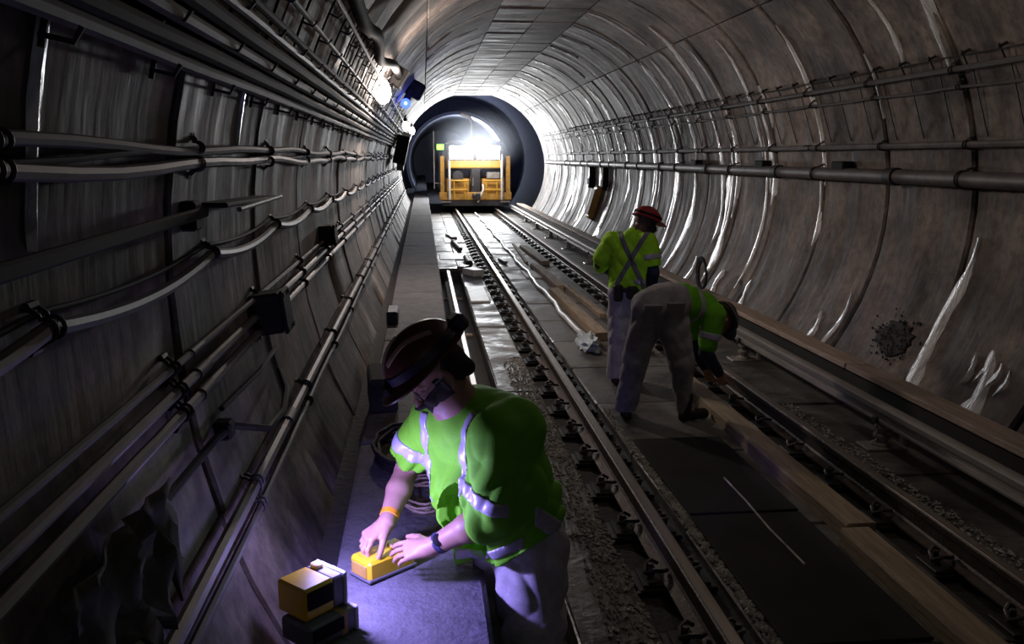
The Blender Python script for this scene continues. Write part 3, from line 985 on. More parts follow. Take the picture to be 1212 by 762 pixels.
rs = random.Random(77)
for j, lab in enumerate(('coil of black cable dumped on the walkway behind the front worker', 'tangled loop of thin tan wire on walkway by the front worker elbow')):
    mb = MB()
    for q in range(5):
        pts = []
        cxx, cyy = (-0.10, 4.25) if j == 0 else (-0.02, 3.62)
        r0 = rs.uniform(0.09, 0.17) if j == 0 else rs.uniform(0.05, 0.12)
        for i in range(22):
            a = i / 21 * 2 * PI * rs.uniform(0.99, 1.01)
            pts.append((cxx + r0 * math.cos(a) + rs.uniform(-0.008, 0.008), cyy + r0 * 2.0 * math.sin(a), 0.622 + 0.012 * q + rs.uniform(0, 0.008)))
        mb.tube(pts, 0.012 if j == 0 else 0.005, 6)
    tag(mb.build('cable_coil', M['cable'] if j == 0 else M['timber'], None, True), lab, 'cable coil')
# dark gear in the gutter
chunk('tool_bag', (-0.265, 5.2, 0.61), (0.16, 0.42, 0.2), 0.1, M['burlap'], 'dark cloth tool bag on the walkway edge by left wall', 'tool bag')
chunk('plastic_tray', (-0.29, 7.9, 0.61), (0.10, 0.38, 0.12), 0.0, M['navy'], 'bluish plastic container at wall foot beyond the front worker', 'container')

# ------------------------------------------------------------------ right wall services
line_thing('wall_pipe', 'thick grey pipe along the right wall at mid height', 'pipe', 85.8, 0.10, 0.062, LY0, LY1, M['conduit'], clip_every=2.6, clip_y=1.33, couplers=2.6, sides=12)
line_thing('wall_pipe', 'slimmer pipe running just above the thick one on right wall', 'pipe', 79.6, 0.06, 0.027, LY0, LY1, M['conduit'], clip_y=0.03, couplers=3.9)
line_thing('wall_cable', 'lower dark cable of the high pair on right wall', 'cable', 69.2, 0.05, 0.013, LY0, LY1, M['cable_grey'], clip_y=0.03, sag=0.012)
line_thing('wall_cable', 'upper dark conduit of the high pair on right wall', 'cable', 66.0, 0.06, 0.024, LY0, LY1, M['cable_grey'], clip_y=0.03)
line_thing('wall_cable', 'thin wire on little posts highest on right wall', 'cable', 63.6, 0.06, 0.006, LY0, LY1, M['cable'], clips=False, sag=0.01, sides=5)
pm = MB()
pm.tube([wp(62.9, 0, R - 0.06), wp(66.4, 0, R - 0.05)], 0.008, 5)
pm.tube([wp(63.4, 0, R + 0.01), wp(63.4, 0, R - 0.075)], 0.012, 6)
pm.tube([wp(66.6, 0, R - 0.02), wp(78.5, 0, R - 0.008)], 0.005, 5)
pm = pm.mesh('wire_post', M['clampm'], True)
y = 4.2
while y < 24:
    o = link('wire_post', pm, None, loc=(0, y, 0))
    tag(o, 'small steel post carrying the thin wire high on right wall', 'post', 'wire posts on the right wall')
    y += 0.43
for (y, lab) in ((5.45, 'black clamp block on the thick pipe nearest right frame edge'), (8.6, 'black clamp block on the thick right pipe beside the long lime run'), (10.7, 'black clamp block on thick right pipe above the standing worker'), (13.4, 'small black clamp block farther along the thick right pipe')):
    o = MB().box(wp(84.0, y, R - 0.07), (0.12, 0.26, 0.10), bev=0.012).build('clamp_block', M['black_plastic'])
    tag(o, lab, 'clamp')
for i, (y, h, lab) in enumerate(((20.3, 0.45, 'dark vertical conduit stub below thick right pipe, nearer one'), (22.0, 0.45, 'dark vertical conduit stub below thick right pipe, farther one'))):
    t = thing('conduit_stub', lab, 'conduit', tuple(wp(87, y, R - 0.06)))
    MB().tube([wp(87 + q * 1.6, y, R - 0.06) for q in range(9)], 0.07, 8).build('stub_pipe', M['cable'], t, True)
    MB().box(wp(96, y, R - 0.08), (0.14, 0.28, 0.16), bev=0.02).build('stub_box', M['cable'], t)
t = thing('amber_case', 'amber yellow case hung low on right wall beyond the workers', 'case', tuple(wp(107, 20.9, R - 0.08)))
nrm = (wp(107, 0, R) - wp(107, 0, 0)).normalized()
rot = Vector((1, 0, 0)).rotation_difference(-nrm).to_matrix()
MB().box(wp(107.5, 20.9, R - 0.09), (0.16, 0.42, 0.80), rot, bev=0.05).build('case_body', M['amber'], t)
MB().box(wp(107.5, 20.9, R - 0.18), (0.03, 0.30, 0.62), rot, bev=0.012).build('case_lid', M['wood'], t)
MB().box(wp(98.5, 20.9, R - 0.09), (0.10, 0.14, 0.06), rot, bev=0.01).build('case_handle', M['black_plastic'], t)
# black coil hung on the cover board by the standing worker
mb = MB()
for q in range(4):
    mb.tube([(3.42 + 0.01 * q, 10.6 + 0.05 * q + (0.16 + 0.01 * q) * math.cos(a), 0.635 + (0.17 + 0.01 * q) * math.sin(a)) for a in [i / 16 * 2 * PI for i in range(17)]], 0.014, 6)
tag(mb.build('cable_coil', M['cable'], None, True), 'upright black cable coil standing on the cover board beside standing worker', 'cable coil')
# spalled dark patch, with exposed stones, low on right wall
mb = MB()
rs = random.Random(12)
ring_pts = []
for i in range(26):
    a = 2 * PI * i / 26
    k = rs.uniform(0.8, 1.1)
    ring_pts.append((118 + 3.6 * math.sin(a) * k, 7.0 + 0.27 * math.cos(a) * k))
vs = [wp(118, 7.0, R - 0.022)] + [wp(d, y, R - 0.018) for d, y in ring_pts] + [wp(118 + (d - 118) * 1.1, 7.0 + (y - 7.0) * 1.1, R + 0.01) for d, y in ring_pts]
fs = [(0, 1 + i, 1 + (i + 1) % 26) for i in range(26)] + [(1 + i, 27 + i, 27 + (i + 1) % 26, 1 + (i + 1) % 26) for i in range(26)]
mb.add(vs, fs)
for i in range(160):
    d = rs.gauss(118, 2.2)
    y = rs.gauss(7.0, 0.15)
    s = rs.uniform(0.006, 0.018)
    mb.box(wp(d, y, R - 0.02), (s * 0.7, s * 1.3, s), Matrix.Rotation(rs.random() * 3, 3, 'X'))
o = mb.build('spalled_patch', M['joint'], wall_right)
o['kind'] = 'stuff'

# ------------------------------------------------------------------ dust haze in front of the train
hz = bpy.data.materials.new('dust_haze')
hz.use_nodes = True
hz.node_tree.nodes.remove(hz.node_tree.nodes['Principled BSDF'])
vol = hz.node_tree.nodes.new('ShaderNodeVolumeScatter')
vol.inputs['Anisotropy'].default_value = 0.2
vol.inputs['Color'].default_value = (0.80, 0.86, 1.0, 1)
tc = hz.node_tree.nodes.new('ShaderNodeTexCoord')
gr = hz.node_tree.nodes.new('ShaderNodeTexGradient')
gr.gradient_type = 'QUADRATIC_SPHERE'
mu = hz.node_tree.nodes.new('ShaderNodeMath')
mu.operation = 'MULTIPLY'
mu.inputs[1].default_value = 0.17
hz.node_tree.links.new(tc.outputs['Object'], gr.inputs[0])
hz.node_tree.links.new(gr.outputs['Fac'], mu.inputs[0])
hz.node_tree.links.new(mu.outputs[0], vol.inputs['Density'])
hz.node_tree.links.new(vol.outputs[0], hz.node_tree.nodes['Material Output'].inputs['Volume'])
o = MB().lathe([(math.sin(PI * q / 12) + 0.001, -math.cos(PI * q / 12)) for q in range(13)], (0, 0, 0), (0, 1, 0), n=20).build('haze', hz)
o.location = (1.92, TRAIN_Y - 2.4, 2.62)
o.scale = (1.9, 2.2, 1.25)
tag(o, 'thin pale dust haze hanging in the headlight beams before the train', 'haze', kind='stuff')

# ------------------------------------------------------------------ work train
T = thing('work_train', 'yellow work train with two blazing headlights facing down the track', 'train', (1.95, TRAIN_Y, 0.16))
ty = TRAIN_Y


def tp(name, mb, m, smooth=False, parent=None):
    return mb.build(name, M[m], parent or T, smooth)


tp('underframe', MB().box((1.95, ty + 4.4, 0.62), (2.6, 8.6, 0.34), bev=0.04), 'train_dark')
tp('body', MB().prism([(0.75, 0.75), (3.15, 0.75), (3.15, 2.25), (2.95, 2.62), (0.95, 2.62), (0.75, 2.25)], ty + 0.35, ty + 8.6), 'train_grey')
tp('buffer_beam', MB().box((1.95, ty - 0.02, 0.62), (2.72, 0.22, 0.30), bev=0.03), 'train_orange')
tp('snow_plate', MB().box((1.95, ty - 0.05, 0.36), (2.5, 0.10, 0.22), bev=0.02), 'train_dark')
up = tp('upper_panel', MB().box((1.95, ty + 0.10, 1.86), (2.12, 0.5, 0.42), bev=0.04), 'train_yellow')
tp('lower_panel', MB().box((1.30, ty + 0.16, 1.02), (0.85, 0.3, 0.5), bev=0.03), 'train_orange')
tp('lower_panel', MB().box((2.62, ty + 0.16, 1.02), (0.85, 0.3, 0.5), bev=0.03), 'train_orange')
tp('window', MB().box((1.30, ty + 0.24, 1.47), (0.88, 0.2, 0.30), bev=0.02), 'glass_dark')
tp('window', MB().box((2.62, ty + 0.24, 1.47), (0.88, 0.2, 0.30), bev=0.02), 'glass_dark')
d_ = tp('cab_door', MB().box((1.97, ty + 0.05, 1.22), (0.34, 0.2, 1.0), bev=0.03), 'train_dark')
MB().tube([(1.86, ty - 0.08, 1.0), (1.86, ty - 0.10, 1.3)], 0.02, 6).build('door_handle', M['train_grey'], d_, True)
for x in (0.72, 3.18):
    tp('corner_post', MB().box((x, ty - 0.02, 1.35), (0.16, 0.16, 1.5), bev=0.02), 'train_orange')
for x in (0.98, 2.93):
    tp('grab_post', MB().tube([(x, ty - 0.16, 0.5), (x, ty - 0.20, 0.6), (x, ty - 0.20, 2.15), (x, ty - 0.1, 2.2)], 0.045, 8), 'hose', True)
for (x0, x1, z) in ((0.98, 1.62, 0.86), (2.28, 2.93, 0.86), (1.05, 1.70, 1.20), (2.25, 2.9, 1.20)):
    tp('guard_rail', MB().tube([(x0, ty - 0.20, z), (x1, ty - 0.20, z)], 0.032, 8), 'train_yellow', True)
for x in (1.15, 1.55, 2.35, 2.75):
    tp('stanchion', MB().tube([(x, ty - 0.18, 0.55), (x, ty - 0.18, 1.22)], 0.028, 8), 'train_yellow', True)
tp('step', MB().box((0.85, ty - 0.15, 0.42), (0.36, 0.22, 0.05)), 'train_grey')
tp('step', MB().box((3.05, ty - 0.15, 0.42), (0.36, 0.22, 0.05)), 'train_grey')
cpm = MB().box((1.95, ty - 0.35, 0.62), (0.26, 0.5, 0.22), bev=0.04).box((2.02, ty - 0.62, 0.64), (0.16, 0.18, 0.28), bev=0.04)
tp('coupler', cpm, 'train_dark')
tp('brake_hose', MB().tube([(2.22, ty - 0.12, 1.05), (2.24, ty - 0.26, 0.9), (2.12, ty - 0.30, 0.62), (2.02, ty - 0.28, 0.40)], 0.035, 8), 'hose', True)
tp('hose_reel', MB().lathe([(0.20, -0.06), (0.20, -0.03), (0.13, -0.03), (0.13, 0.03), (0.20, 0.03), (0.20, 0.06)], (1.30, ty - 0.10, 1.36), (0, 1, 0), n=18), 'train_dark', True)
tp('toolbox', MB().box((2.62, ty - 0.02, 1.38), (0.5, 0.25, 0.25), bev=0.03), 'train_grey')
for x in (1.42, 2.42):
    h = tp('floodlight', MB().box((x, ty - 0.15, 2.22), (0.92, 0.36, 0.56), bev=0.04), 'train_dark')
    MB().box((x, ty - 0.345, 2.22), (0.84, 0.03, 0.48), bev=0.012).build('floodlight_lens', M['headlamp'], h)
tp('roof_bracket', MB().box((1.95, ty + 0.1, 2.6), (2.1, 0.15, 0.10), bev=0.02), 'train_grey')
tp('exhaust_pipe', MB().tube([(1.86, ty + 0.5, 2.5), (1.86, ty + 0.5, 3.35), (1.75, ty + 0.45, 3.55), (1.45, ty + 0.4, 3.65)], 0.07, 10), 'train_grey', True)
g_ = tp('marker_lamp', MB().box((0.66, ty - 0.02, 2.42), (0.30, 0.18, 0.24), bev=0.04), 'train_dark')
MB().box((0.66, ty - 0.125, 2.42), (0.26, 0.04, 0.20), bev=0.015).build('green_lens', M['green_lamp'], g_)
tp('aerial', MB().tube([(0.42, ty, 0.9), (0.42, ty, 3.0)], 0.025, 6), 'train_grey', True)
tp('aerial_bracket', MB().tube([(0.42, ty, 1.1), (0.70, ty, 1.1)], 0.02, 6), 'train_grey', True)
for y in (ty + 1.3, ty + 3.1, ty + 6.0, ty + 7.8):
    for x in (1.21, 2.715):
        tp('wheel', MB().lathe([(0.02, -0.06), (0.42, -0.06), (0.42, -0.03), (0.39, -0.02), (0.39, 0.06), (0.02, 0.06)], (x, y, 0.16 + 0.39), (1, 0, 0), n=24), 'train_dark', True)

# ------------------------------------------------------------------ people: smooth distance-field bodies
def V3(*a):
    return np.array(a, dtype=np.float64)


def nz(v):
    v = np.asarray(v, float)
    return v / (np.linalg.norm(v) + 1e-12)


class Field:
    """smooth union of round cones and ellipsoids, meshed by surface nets"""

    def __init__(s):
        s.p = []
        s.post = []

    def cone(s, a, b, ra, rb=None, k=0.03):
        s.p.append(('c', np.array(a, float), np.array(b, float), ra, ra if rb is None else rb, k))
        return s

    def chain(s, pts, rs, k=0.03):
        for i in range(len(pts) - 1):
            s.cone(pts[i], pts[i + 1], rs[i], rs[i + 1], k)
        return s

    def ell(s, c, r, axes=None, k=0.03, sub=False):
        s.p.append(('e', np.array(c, float), np.array(r, float), np.eye(3) if axes is None else np.array(axes, float), sub, k))
        return s

    def one(s, q, P):
        if q[0] == 'c':
            _, a, b, ra, rb, k = q
            ba = b - a
            t = np.clip(((P - a) @ ba) / max(ba @ ba, 1e-12), 0, 1)
            d = P - a - t[:, None] * ba
            return np.sqrt((d * d).sum(1)) - (ra + (rb - ra) * t)
        _, c, r, A, sub, k = q
        L = (P - c) @ A.T
        k0 = np.sqrt(((L / r) ** 2).sum(1))
        k1 = np.sqrt(((L / (r * r)) ** 2).sum(1)) + 1e-9
        return np.where(k0 < 0.2, (k0 - 1) * min(r), k0 * (k0 - 1) / k1)

    def dist(s, P, cull=True):
        c = P.mean(0)
        rad = np.sqrt(((P - c) ** 2).sum(1).max())
        keep = s.p
        if cull and rad < 0.6:
            dc = np.array([s.one(q, c[None])[0] if not (q[0] == 'e' and q[4]) else -1.0 for q in s.p])
            pos = [d for d, q in zip(dc, s.p) if not (q[0] == 'e' and q[4])]
            lim = min(pos) + 2 * rad + 0.10
            keep = [q for d, q in zip(dc, s.p) if d <= lim]
        D = np.full(len(P), 1e3)
        for q in keep:
            d = s.one(q, P)
            k = q[5]
            if q[0] == 'e' and q[4]:
                h = np.clip(0.5 - 0.5 * (D + d) / k, 0, 1)
                D = D * (1 - h) + (-d) * h + k * h * (1 - h)
            else:
                h = np.clip(0.5 + 0.5 * (D - d) / k, 0, 1)
                D = D * h * 0 + (D * (1 - h) + d * h - k * h * (1 - h))
        return D

    def bounds(s, pad):
        lo = np.full(3, 1e9)
        hi = -lo
        for q in s.p:
            if q[0] == 'c':
                for (c, r) in ((q[1], q[3]), (q[2], q[4])):
                    lo = np.minimum(lo, c - r)
                    hi = np.maximum(hi, c + r)
            elif not q[4]:
                r = max(q[2])
                lo = np.minimum(lo, q[1] - r)
                hi = np.maximum(hi, q[1] + r)
        return lo - pad, hi + pad


def net(f, lo, hi, h, name, m, parent=None):
    """mesh the zero set of f(points) inside a box; blocks far from the surface are skipped"""
    B = 8
    nb = np.maximum(1, np.ceil((hi - lo) / (h * B)).astype(int))
    n = nb * B
    ci = np.stack(np.meshgrid(*[np.arange(k) for k in nb], indexing='ij'), -1).reshape(-1, 3)
    cc = lo + (ci + 0.5) * B * h - 0.5 * h
    dc = np.concatenate([f(cc[i:i + 1]) for i in range(len(cc))]) if len(cc) < 1 else f(cc)
    D = np.repeat(dc[:, None], B ** 3, 1).astype(np.float32)
    act = np.nonzero(np.abs(dc) < B * h * 0.87 + 0.03)[0]
    oi = np.stack(np.meshgrid(*[np.arange(B)] * 3, indexing='ij'), -1).reshape(-1, 3) * h
    for i in act:
        D[i] = f(lo + ci[i] * B * h + oi)
    D = D.reshape(*nb, B, B, B).transpose(0, 3, 1, 4, 2, 5).reshape(*n)
    S = D < 0
    cells = np.zeros(tuple(n - 1), bool)
    c8 = [(a, b, c) for a in (0, 1) for b in (0, 1) for c in (0, 1)]
    cnt = np.zeros(tuple(n - 1), np.int8)
    for a, b, c in c8:
        cnt += S[a:n[0] - 1 + a, b:n[1] - 1 + b, c:n[2] - 1 + c]
    cells = (cnt > 0) & (cnt < 8)
    ids = np.full(tuple(n - 1), -1, np.int64)
    I = np.stack(np.nonzero(cells), -1)
    ids[cells] = np.arange(len(I))
    acc = np.zeros((len(I), 3))
    num = np.zeros(len(I))
    for ax in range(3):
        e = np.zeros(3, int)
        e[ax] = 1
        o1, o2 = [q for q in range(3) if q != ax]
        for u in (0, 1):
            for w in (0, 1):
                b0 = I.copy()
                b0[:, o1] += u
                b0[:, o2] += w
                b1 = b0 + e
                d0 = D[b0[:, 0], b0[:, 1], b0[:, 2]].astype(float)
                d1 = D[b1[:, 0], b1[:, 1], b1[:, 2]].astype(float)
                x = (d0 < 0) != (d1 < 0)
                t = np.where(x, d0 / (d0 - d1 + 1e-12 * (d0 == d1)), 0)
                p = b0.astype(float)
                p[:, ax] += t
                acc[x] += p[x]
                num[x] += 1
    verts = lo + acc / np.maximum(num, 1)[:, None] * h
    quads = []
    for ax in range(3):
        o1, o2 = [(1, 2), (2, 0), (0, 1)][ax]
        sl0 = [slice(1, -1)] * 3
        sl0[ax] = slice(0, n[ax] - 1)
        sl1 = list(sl0)
        sl1[ax] = slice(1, n[ax])
        a = S[tuple(sl0)]
        b = S[tuple(sl1)]
        E_ = np.stack(np.nonzero(a != b), -1)
        if not len(E_):
            continue
        flip = a[E_[:, 0], E_[:, 1], E_[:, 2]]
        base = E_ + 1
        base[:, ax] -= 1
        q = []
        for (u, w) in ((-1, -1), (0, -1), (0, 0), (-1, 0)):
            c = base.copy()
            c[:, o1] += u
            c[:, o2] += w
            q.append(ids[c[:, 0], c[:, 1], c[:, 2]])
        q = np.stack(q, 1)
        q[~flip] = q[~flip][:, ::-1]
        quads.append(q)
    Q = np.concatenate(quads)
    Q = Q[(Q >= 0).all(1)]
    me = bpy.data.meshes.new(name)
    me.vertices.add(len(verts))
    me.vertices.foreach_set('co', verts.ravel())
    me.loops.add(Q.size)
    me.loops.foreach_set('vertex_index', Q.ravel().astype(np.int32))
    me.polygons.add(len(Q))
    me.polygons.foreach_set('loop_start', np.arange(0, Q.size, 4, dtype=np.int32))
    me.polygons.foreach_set('use_smooth', np.ones(len(Q), bool))
    me.update()
    me.validate()
    me.materials.append(m)
    return link(name, me, parent)


def build_field(F, h, name, m, parent, off=0.0, cut=(), noise=None, region=None, nz_amp=0.0):
    lo, hi = F.bounds(0.02 + off + nz_amp)

    def f(P):
        d = F.dist(P) - off
        if noise is not None:
            d = d + noise(P)
        for (pt, nn) in cut:      # keep the side the normal points away from
            d = np.maximum(d, (P - pt) @ nn)
        if region is not None:
            d = np.maximum(d, region(P))
        return d
    return net(f, lo, hi, h, name, m, parent)


def slabr(pt, nn, half, more=None):
    pt = np.asarray(pt, float)
    nn = nz(nn)

    def r(P):
        d = np.abs((P - pt) @ nn) - half
        if more is not None:
            for (a, b) in more:
                d = np.maximum(d, (P - np.asarray(a, float)) @ nz(b))
        return d
    return r


def folds(seed, amp, f, dirs=3):
    rs = np.random.RandomState(seed)
    ds = [nz(rs.normal(size=3) * np.array([1, 1, 0.45])) for _ in range(dirs)]
    ph = rs.uniform(0, 6, dirs)

    def n(P):
        w = P + 0.03 * np.sin(P[:, [1, 2, 0]] * 11 + seed)
        s = 0
        for d, p in zip(ds, ph):
            s = s + 1.0 - 1.8 * np.abs(np.sin((w @ d) * f * 0.5 + p + 1.2 * np.sin((w @ d[[1, 2, 0]]) * f * 0.35 + p)))
        return amp * s / dirs
    return n


def frame(fwd, up):
    """rows: forward, left, up"""
    fwd = nz(fwd)
    left = nz(np.cross(up, fwd))
    up = np.cross(fwd, left)
    return np.stack([fwd, left, up])


def head(F, c, fwd, up, s=1.0):
    """adult head about the point between the ears: skull, face, nose, lips, chin, ears, eye sockets"""
    A = frame(fwd, up)

    def L(f, l, u):
        return np.asarray(c) + (A[0] * f + A[1] * l + A[2] * u) * s
    F.ell(L(-0.010, 0, 0.035), np.array([0.098, 0.076, 0.092]) * s, A, 0.02)
    F.ell(L(0.030, 0, -0.020), np.array([0.066, 0.062, 0.088]) * s, A, 0.02)
    F.cone(L(0.030, 0.030, -0.082), L(0.062, 0.012, -0.100), 0.030 * s, 0.022 * s, 0.02)
    F.cone(L(0.030, -0.030, -0.082), L(0.062, -0.012, -0.100), 0.030 * s, 0.022 * s, 0.02)
    F.cone(L(0.078, 0.032, 0.030), L(0.078, -0.032, 0.030), 0.014 * s, 0.014 * s, 0.012)   # brow
    for sd in (1, -1):
        F.ell(L(0.094, sd * 0.033, 0.008), np.array([0.016, 0.017, 0.013]) * s, A, 0.008, sub=True)
        F.ell(L(0.080, sd * 0.033, 0.006), np.array([0.012, 0.013, 0.011]) * s, A, 0.004)   # eyeball
        F.ell(L(0.074, sd * 0.036, -0.028), np.array([0.018, 0.022, 0.020]) * s, A, 0.015)  # cheek
        F.ell(L(-0.008, sd * 0.076, -0.004), np.array([0.020, 0.010, 0.032]) * s, A, 0.006)  # ear
        F.ell(L(-0.002, sd * 0.086, -0.002), np.array([0.010, 0.007, 0.017]) * s, A, 0.004, sub=True)
    F.chain([L(0.092, 0, 0.020), L(0.112, 0, -0.016), L(0.120, 0, -0.030)], [0.010 * s, 0.012 * s, 0.014 * s], 0.010)
    F.ell(L(0.108, 0.012, -0.034), np.array([0.010, 0.009, 0.008]) * s, A, 0.006)
    F.ell(L(0.108, -0.012, -0.034), np.array([0.010, 0.009, 0.008]) * s, A, 0.006)
    F.cone(L(0.092, 0.020, -0.058), L(0.092, -0.020, -0.058), 0.010 * s, 0.010 * s, 0.005)
    F.cone(L(0.090, 0.018, -0.071), L(0.090, -0.018, -0.071), 0.010 * s, 0.010 * s, 0.004)
    return L, A


def hand(F, w, d, n, side, bend=(0.5, 0.6, 0.5), spread=0.10, thumb=(0.6, -0.25), s=1.0, lens=(0.066, 0.075, 0.070, 0.055)):
    """palm and five separate bent fingers. w wrist, d wrist->knuckles, n back of the hand, side towards the thumb"""
    d = nz(d)
    n = nz(n - d * (n @ d))
    t = np.cross(d, n)
    if t @ side < 0:
        t = -t
    P = lambda a, b, c: w + (d * a + t * b + n * c) * s
    F.cone(P(0.0, 0.0, 0.0), P(0.03, 0.0, 0.0), 0.027 * s, 0.026 * s, 0.02)
    for b in (0.028, 0.009, -0.010, -0.028):
        F.cone(P(0.02, b * 0.6, 0.0), P(0.088 - abs(b - 0.005) * 0.25, b, 0.004), 0.017 * s, 0.0125 * s, 0.012)
    F.ell(P(0.035, 0.022, -0.010), np.array([0.028, 0.018, 0.015]) * s, np.stack([d, t, n]), 0.012)
    for i, b in enumerate((0.031, 0.0105, -0.0105, -0.030)):
        L = lens[i] * s
        p = P(0.088 - abs(b - 0.005) * 0.25, b, 0.003)
        ang = 0.0
        yaw = spread * (b / 0.03)
        rad = (0.0092, 0.0094, 0.009, 0.008)[i] * s
        for j, (fr, bd) in enumerate(zip((0.46, 0.31, 0.23), bend)):
            ang += bd + 0.05 * i
            v = (d * math.cos(yaw) + t * math.sin(yaw)) * math.cos(ang) - n * math.sin(ang)
            q = p + v * L * fr * 1.18
            F.cone(p, q, rad, rad * 0.92, 0.0035)
            p = q
            rad *= 0.93
    # thumb: leaves the side of the palm near its base
    a, dn = thumb
    p0 = P(0.022, 0.024, -0.006)
    p1 = P(0.052, 0.050, -0.014)
    v = nz(d * math.cos(a) + t * math.sin(a) + n * dn)
    p2 = p1 + v * 0.034 * s
    v2 = nz(v + d * 0.5 + n * dn * 0.7)
    p3 = p2 + v2 * 0.026 * s
    F.cone(p0, p1, 0.016 * s, 0.0125 * s, 0.010)
    F.cone(p1, p2, 0.0118 * s, 0.0105 * s, 0.004)
    F.cone(p2, p3, 0.0105 * s, 0.0088 * s, 0.003)


def hard_hat(name, parent, L, A, m, lift=0.055, r=(0.150, 0.118, 0.118), brim=0.055, tilt=0.0, strips=None, ridge=True, cap=False):
    """dome, brim all round with a longer peak, three ridges"""
    F_, Lf, U = A
    c = L(0.0, 0, lift)
    mb = MB()
    n, k = 28, 9
    vs = []
    for j in range(k + 1):
        ph = (PI / 2) * j / k
        for i in range(n):
            a = 2 * PI * i / n
            x, y, z = r[0] * math.cos(a) * math.cos(ph), r[1] * math.sin(a) * math.cos(ph), r[2] * math.sin(ph) ** 0.9
            if ridge and abs(y) < 0.028:
                z += 0.010 * math.sin(ph)
            vs.append(c + F_ * x + Lf * y + U * z)
    fs = []
    for j in range(k):
        for i in range(n):
            a, b = j * n + i, j * n + (i + 1) % n
            fs.append((a, b, b + n, a + n))
    mb.add(vs, fs)
    vs, fs = [], []
    for i in range(n):
        a = 2 * PI * i / n
        pk = brim * max(0.0, math.cos(a)) ** 1.2 + (0.018 if not cap else 0.003)
        for (e, zz) in ((-0.006, 0.010), (pk, -0.004 - 0.25 * pk * (math.cos(a) > 0)), (pk, -0.010 - 0.25 * pk * (math.cos(a) > 0)), (-0.012, -0.006)):
            vs.append(c + F_ * ((r[0] + e) * math.cos(a)) + Lf * ((r[1] + e) * math.sin(a)) + U * zz)
    for i in range(n):
        for e in range(4):
            a, b = 4 * i + e, 4 * i + (e + 1) % 4
            cI = 4 * ((i + 1) % n)
            fs.append((a, cI + e, cI + (e + 1) % 4, b))
    mb.add(vs, fs)
    hat = mb.build(name, m, parent, True)

    def on(a, ph, lift_=0.004):
        x, y, z = (r[0] + lift_) * math.cos(a) * math.cos(ph), (r[1] + lift_) * math.sin(a) * math.cos(ph), (r[2] + lift_) * math.sin(ph) ** 0.9
        if ridge and abs(y) < 0.028:
            z += 0.010 * math.sin(ph)
        return Vector(c + F_ * x + Lf * y + U * z)
    return hat, on


def strip_on(on, path, w, name, m, parent):
    """thin tape laid on the hat along (azimuth, elevation) points"""
    vs, fs = [], []
    for i, (a, p) in enumerate(path):
        a2, p2 = path[min(i + 1, len(path) - 1)]
        a1, p1 = path[max(i - 1, 0)]
        t = on(a2, p2) - on(a1, p1)
        c = on(a, p)
        nn = (on(a, p, 0.02) - c)
        sd = t.cross(nn).normalized() * w
        for q, l in ((-1, -0.006), (-1, 0.002), (1, 0.002), (1, -0.006)):
            vs.append(c + sd * q + nn.normalized() * l)
    for i in range(len(path) - 1):
        for e in range(4):
            fs.append((4 * i + e, 4 * i + (e + 1) % 4, 4 * i + 4 + (e + 1) % 4, 4 * i + 4 + e))
    return MB().add(vs, fs).build(name, m, parent, True)


def boot(name, ankle, toe_dir, m, parent, s=1.0, sole=None, pitch=0.0):
    """work boot: heel, shaft, toe, on the ground"""
    a = np.asarray(ankle, float)
    t = nz([toe_dir[0], toe_dir[1], 0])
    z = np.array([0, 0, 1.0])
    gz = sole
    F = Field()
    g = lambda f, h: np.array([a[0], a[1], gz]) + t * f + z * h
    F.cone(g(-0.03, 0.10), g(-0.02, 0.20), 0.048, 0.052, 0.02)
    F.cone(g(-0.045, 0.045), g(0.05, 0.055), 0.044, 0.046, 0.03)
    F.cone(g(0.05, 0.055), g(0.16, 0.042), 0.046, 0.044, 0.03)
    return build_field(F, 0.008, name, m, parent, cut=[(np.array([0, 0, gz + 0.003]), np.array([0, 0, -1.0]))])


# ---- front worker: leans on the walkway over a small yellow box
P1 = thing('person', 'worker in green hi-vis shirt and dark helmet leaning on the walkway over a yellow box', 'person', (0.37, 2.95, TR_Z))
hipR, hipL = V3(0.275, 3.05, 0.68), V3(0.350, 2.89, 0.68)
kneeR, kneeL = V3(0.315, 3.10, 0.25), V3(0.365, 2.86, 0.25)
ankR, ankL = V3(0.40, 3.12, TR_Z + 0.10), V3(0.44, 2.86, TR_Z + 0.10)
shR, shL = V3(0.010, 3.11, 1.165), V3(0.235, 2.775, 1.165)
elR, elL = V3(-0.080, 3.215, 0.905), V3(0.215, 2.715, 0.925)
wrR, wrL = V3(-0.150, 3.01, 0.782), V3(0.005, 2.83, 0.765)
neck, hd = V3(0.105, 2.945, 1.225), V3(0.045, 2.945, 1.335)
FW, UPV = V3(-0.74, -0.20, -0.62), V3(-0.60, -0.06, 0.79)

B1 = Field()
Lh, Ah = head(B1, hd, FW, UPV, 1.0)
B1.cone(neck, hd + V3(0.03, 0, -0.03), 0.066, 0.060, 0.03)
B1.chain([V3(0.30, 2.965, 0.74), V3(0.25, 2.95, 0.93), V3(0.19, 2.945, 1.10), neck], [0.10, 0.10, 0.11, 0.075], 0.05)
B1.cone(shR + V3(0.02, -0.03, -0.02), shL + V3(-0.02, 0.03, -0.02), 0.055, 0.055, 0.04)
B1.chain([shR, elR], [0.052, 0.043], 0.02)
B1.chain([elR, elR * 0.6 + wrR * 0.4, wrR], [0.043, 0.046, 0.029], 0.015)
B1.chain([shL, elL], [0.054, 0.044], 0.02)
B1.chain([elL, elL * 0.6 + wrL * 0.4, wrL], [0.044, 0.048, 0.030], 0.015)
for (h_, k_, a_) in ((hipR, kneeR, ankR), (hipL, kneeL, ankL)):
    B1.chain([h_, k_, a_], [0.075, 0.05, 0.036], 0.03)
    B1.cone(a_, a_ + V3(-0.10, -0.02, -0.05), 0.035, 0.028, 0.02)
